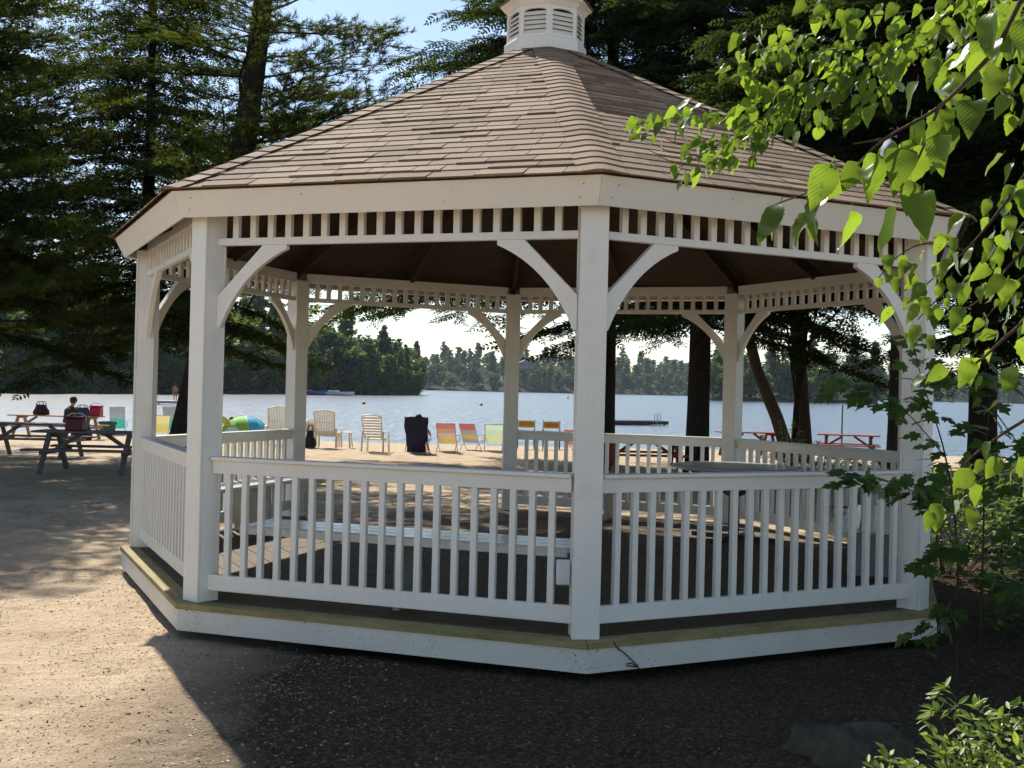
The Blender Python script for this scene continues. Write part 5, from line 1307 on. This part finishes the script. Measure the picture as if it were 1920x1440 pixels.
# standing on the swimming dock
jd = body((0, 0, .74), (.0, 0, 1.04), (.01, 0, 1.18), (.02, 0, 1.30), (.04, .24, .90), (.14, .12, .82), (.03, -.25, .90), (.10, -.24, .70), (.02, .09, .40), (0, .10, .05), (.03, -.09, .40), (.02, -.10, .05), .85)
# squatting child by the tent
jc = body((0, 0, .22), (.04, 0, .46), (.06, 0, .56), (.09, 0, .66), (.18, .18, .38), (.30, .10, .30), (.18, -.18, .38), (.30, -.10, .30), (.28, .10, .34), (.20, .10, .04), (.28, -.10, .34), (.20, -.10, .04), .72)
figure('person', LOC(-10.75, 27.6), R(30), 'small person crouching between the inflatable ring and the tent', jc, [('hair', 'hair_dark', 'head', .085, (-.02, 0, .02))],
       [('swimsuit', 'swim_red', [('pelvis', .105), ('waist', .10), ('chest', .115)])])
jn = body((.06, 0, .34), (.0, 0, .64), (-.03, 0, .80), (-.02, 0, .93), (.10, .28, .56), (.34, .26, .50), (.10, -.28, .56), (.34, -.26, .50), (.42, .12, .42), (.80, .14, .06), (.42, -.12, .42), (.80, -.14, .06))
figure('person', LOC(-3.50, 20.68), R(86), 'person lounging in the navy draped chair, dark hair above its back', jn, [('hair', 'hair_dark', 'head', .108, (-.02, 0, .03))],
       [('shorts', 'shorts_dark', [('pelvis', .13), ('lhip', .10), ('lkn', .07)]), ('shorts', 'shorts_dark', [('pelvis', .13), ('rhip', .10), ('rkn', .07)])])

# ------------------------------------------------------------------ on the lake
def dock(loc, rz, label, L, W, mat, n, zt=.32):
    t = thing('dock', loc, label, 'dock', rz, None)
    for k in range(n): MB().box((-L/2+L*(k+.5)/n, 0, zt), (L/n-.015, W, .05)).build('plank', mat, t)
    for y in (-1, 1): MB().box((0, y*(W/2-.06), zt-.11), (L, .08, .16)).build('beam', mat, t)
    for x in (-1, 1):
        for y in (-1, 1): MB().lathe([(.07, -1.4), (.07, zt-.03)], 8, Matrix.Translation((x*(L/2-.2), y*(W/2-.2), 0))).build('float_post', mat, t)
    return t
dock((-31.6, 83.5, -.6), 0.2, 'pale swimming dock with a person standing on it', 3.2, 2.2, 'pale_dock_wood', 16)
figure('person', (-31.5, 83.4, -.6+.345), R(-60), 'person in swimwear standing on the pale dock', jd, [('hair', 'hair_dark', 'head', .09, (-.015, 0, .025))],
       [('swim_trunks', 'swim_red', [('pelvis', .115), ('lhip', .085), ('lkn', .055)]), ('swim_trunks', 'swim_red', [('pelvis', .115), ('rhip', .085), ('rkn', .055)])])
rt = dock((4.95, 60.2, -.6), 0.42, 'dark floating swim raft with ladder rails in the middle of the lake', 4.4, 2.4, 'dark_raft_wood', 18, .24)
for x in (1.35, 1.6):
    m = MB(); m.tube([(x, -1.2, -.4), (x, -1.2, .72), (x, -1.05, .80), (x, -.9, .72), (x, -.9, .25)], .018, 6); m.build('ladder_rail', 'steel', rt, smooth=True)
for x in (-1.85, -2.05):
    m = MB(); m.tube([(x, -1.0, .2), (x, -1.0, .95)], .015, 6); m.build('ladder_rail', 'steel', rt)
def boat(loc, rz, label, L, hull, top, cover):
    t = thing('motor_boat', loc, label, 'boat', rz, 'moored motor boats'); W = L*.38; V = []; F = []; n = 9
    for k in range(n+1):
        s = k/n; w = W/2*(1-max(0, (s-.45)/.55)**2.2); b = .12+.35*max(0, s-.6)**1.5; zt = .62+.18*s
        x = -L/2+L*s; V += [(x, -w*.96, zt), (x, -w*.9, .30), (x, -w*.35, -b*.3-.1), (x, w*.35, -b*.3-.1), (x, w*.9, .30), (x, w*.96, zt)]
    for k in range(n):
        for i in range(5): F.append((k*6+i, (k+1)*6+i, (k+1)*6+i+1, k*6+i+1))
    F.append((0, 1, 2, 3, 4, 5)); m = MB(); m.add(V, F); m.build('hull', hull, t)
    m = MB(); V2 = []; 
    for k in range(n+1): V2 += [(V[k*6][0], V[k*6][1]*.93, V[k*6][2]+.03), (V[k*6][0], V[k*6+5][1]*.93, V[k*6][2]+.03)]
    m.add(V2, [(2*k, 2*k+2, 2*k+3, 2*k+1) for k in range(n)]); m.build('deck', top, t)
    m = MB(); m.add([(L*.05, -W*.36, .72), (L*.05, W*.36, .72), (L*.15, W*.28, .76), (L*.15, -W*.28, .76), (L*.0, -W*.34, 1.05), (L*.0, W*.34, 1.05)], [(4, 5, 2, 3), (0, 4, 3), (1, 2, 5)]); m.build('windscreen', 'glass_dark', t)
    m = MB(); m.box((-L*.22, 0, .78), (L*.42, W*.7, .26), None, .08); m.build('seat_cover', cover, t)
    MB().box((-L*.53, 0, .62), (.32, .34, .55), None, .06).build('outboard_motor', 'dark_metal', t)
boat((-42.6, 190.5, -.6), R(12), 'blue motor boat with red cover moored by the wooded shore', 4.2, 'boat_blue', 'boat_blue', 'boat_red')
boat((-38.3, 193.0, -.6), R(8), 'white and blue motor boat moored nearest the wooded point', 5.2, 'boat_white', 'boat_blue', 'boat_white')
def kayak():
    t = thing('kayak', (-57.6, 198.0, -.6), 'white kayak with a paddler near the far left shore', 'kayak', R(10)); m = MB(); V = []; F = []; n = 12
    for k in range(n+1):
        s = k/n*2-1; w = .34*(1-s*s)**.7+.01; z = .28+.12*s*s; V += [(s*2.2, -w, z), (s*2.2, 0, -.08), (s*2.2, w, z), (s*2.2, 0, z+.10*(1-s*s))]
    for k in range(n):
        for i in range(4): F.append((k*4+i, (k+1)*4+i, (k+1)*4+(i+1) % 4, k*4+(i+1) % 4))
    m.add(V, F); m.build('hull', 'boat_white', t, smooth=True)
    m = MB(); m.tube([(.25, -1.0, .62), (.25, 1.0, .95)], .02, 6); m.build('paddle', 'boat_white', t)
    jk = body((0, 0, .30), (-.03, 0, .66), (-.02, 0, .82), (0, 0, .95), (.16, .28, .58), (.28, .30, .70), (.16, -.28, .55), (.28, -.30, .62), (.45, .1, .36), (.85, .1, .18), (.45, -.1, .36), (.85, -.1, .18))
    figure('person', (-57.6, 198.0, -.6), R(10), 'paddler sitting in the white kayak', jk, [('cap', 'cap_white', 'head', .11, (0, 0, .03))], [('life_vest', 'cap_white', [('pelvis', .15), ('chest', .18)])])
kayak()
def house(loc, rz, label, L=9, W=7, H=4):
    t = thing('lake_house', loc, label, 'house', rz)
    MB().box((0, 0, H/2), (L, W, H)).build('wall', 'house_brown', t)
    m = MB(); m.prism([(-L/2-.5, H-.1), (L/2+.5, H-.1), (L/2+.5, H+.05), (0, H+2.6), (-L/2-.5, H+.05)], -W/2-.5, W/2+.5); m.build('roof', 'house_roof', t)
    for x in (-3, -1, 1, 3):
        w = MB(); w.box((x, -W/2-.03, H*.55), (1.3, .08, 1.5)); o = w.build('window', 'boat_white', t)
        MB().box((x, -W/2-.085, H*.55), (1.05, .04, 1.25)).build('pane', 'glass_dark', o)
    MB().box((L*.3, 0, H+1.7), (.8, .8, 2.2)).build('chimney', 'rock', t)
house((-16.0, 668.0, 12.5), .2, 'brown lake house among the trees on the far shore', 11, 8, 4)
house((-43.0, 223.0, 3.0), .15, 'dark house half hidden in the wood on the left shore', 4.2, 4, 1.9)
def flag():
    t = thing('flagpole', (-26.0, 590.0, -.4), 'white flagpole with a red and white flag on the far shore', 'flag')
    MB().lathe([(.12, 0), (.06, 9)], 8).build('pole', 'flag_white', t)
    m = MB(); m.add([(0, 0, 8.9), (2.4, .2, 8.4), (2.3, .3, 7.0), (0, 0, 7.4)], [(0, 1, 2, 3)]); m.add([(0, .02, 8.9), (2.4, .22, 8.4), (2.3, .32, 7.0), (0, .02, 7.4)], [(3, 2, 1, 0)]); m.build('flag', 'flag_red', t)
    MB().box((-.9, 0, 7.0), (1.1, .1, 2.6)).build('pennant', 'flag_white', t)
flag()
for k, (x, y) in enumerate(((3.9, 247.0), (-20, 110), (-8, 120))):
    t = thing('buoy', (x, y, -.6), ('orange buoy far out on the bright water', 'small float on the bright water left of the back centre post', 'small float on the bright water near the back centre post')[k], 'buoy')
    MB().lathe([(.0, -.2), (.18, -.05), (.2, .1), (.1, .35), (.07, .8 if k == 0 else .3), (0, .82 if k == 0 else .31)], 12).build('body', 'orange_buoy', t, smooth=True)
m = MB(); m.lathe([(.03, 0), (.025, 1.7)], 8)
tp = tag(m.build('wooden_stake', 'grey_table_wood', None, LOC(9.55, 26.6)), 'upright stake by the red picnic table at the water edge', 'stake')

# ------------------------------------------------------------------ summer haze over the lake
def haze():
    t = NT('haze'); v = t.n('ShaderNodeVolumePrincipled'); v.inputs['Color'].default_value = (0.72, 0.86, 1.0, 1); v.inputs['Density'].default_value = 0.00011; v.inputs['Anisotropy'].default_value = 0.3
    t.l(v.outputs[0], t.out.inputs['Volume'])
    m = MB(); m.box((0, 560, 19), (2200, 1300, 48)); tag(m.build('haze', 'haze'), 'thin summer haze over the lake', 'haze', kind='stuff')
haze()
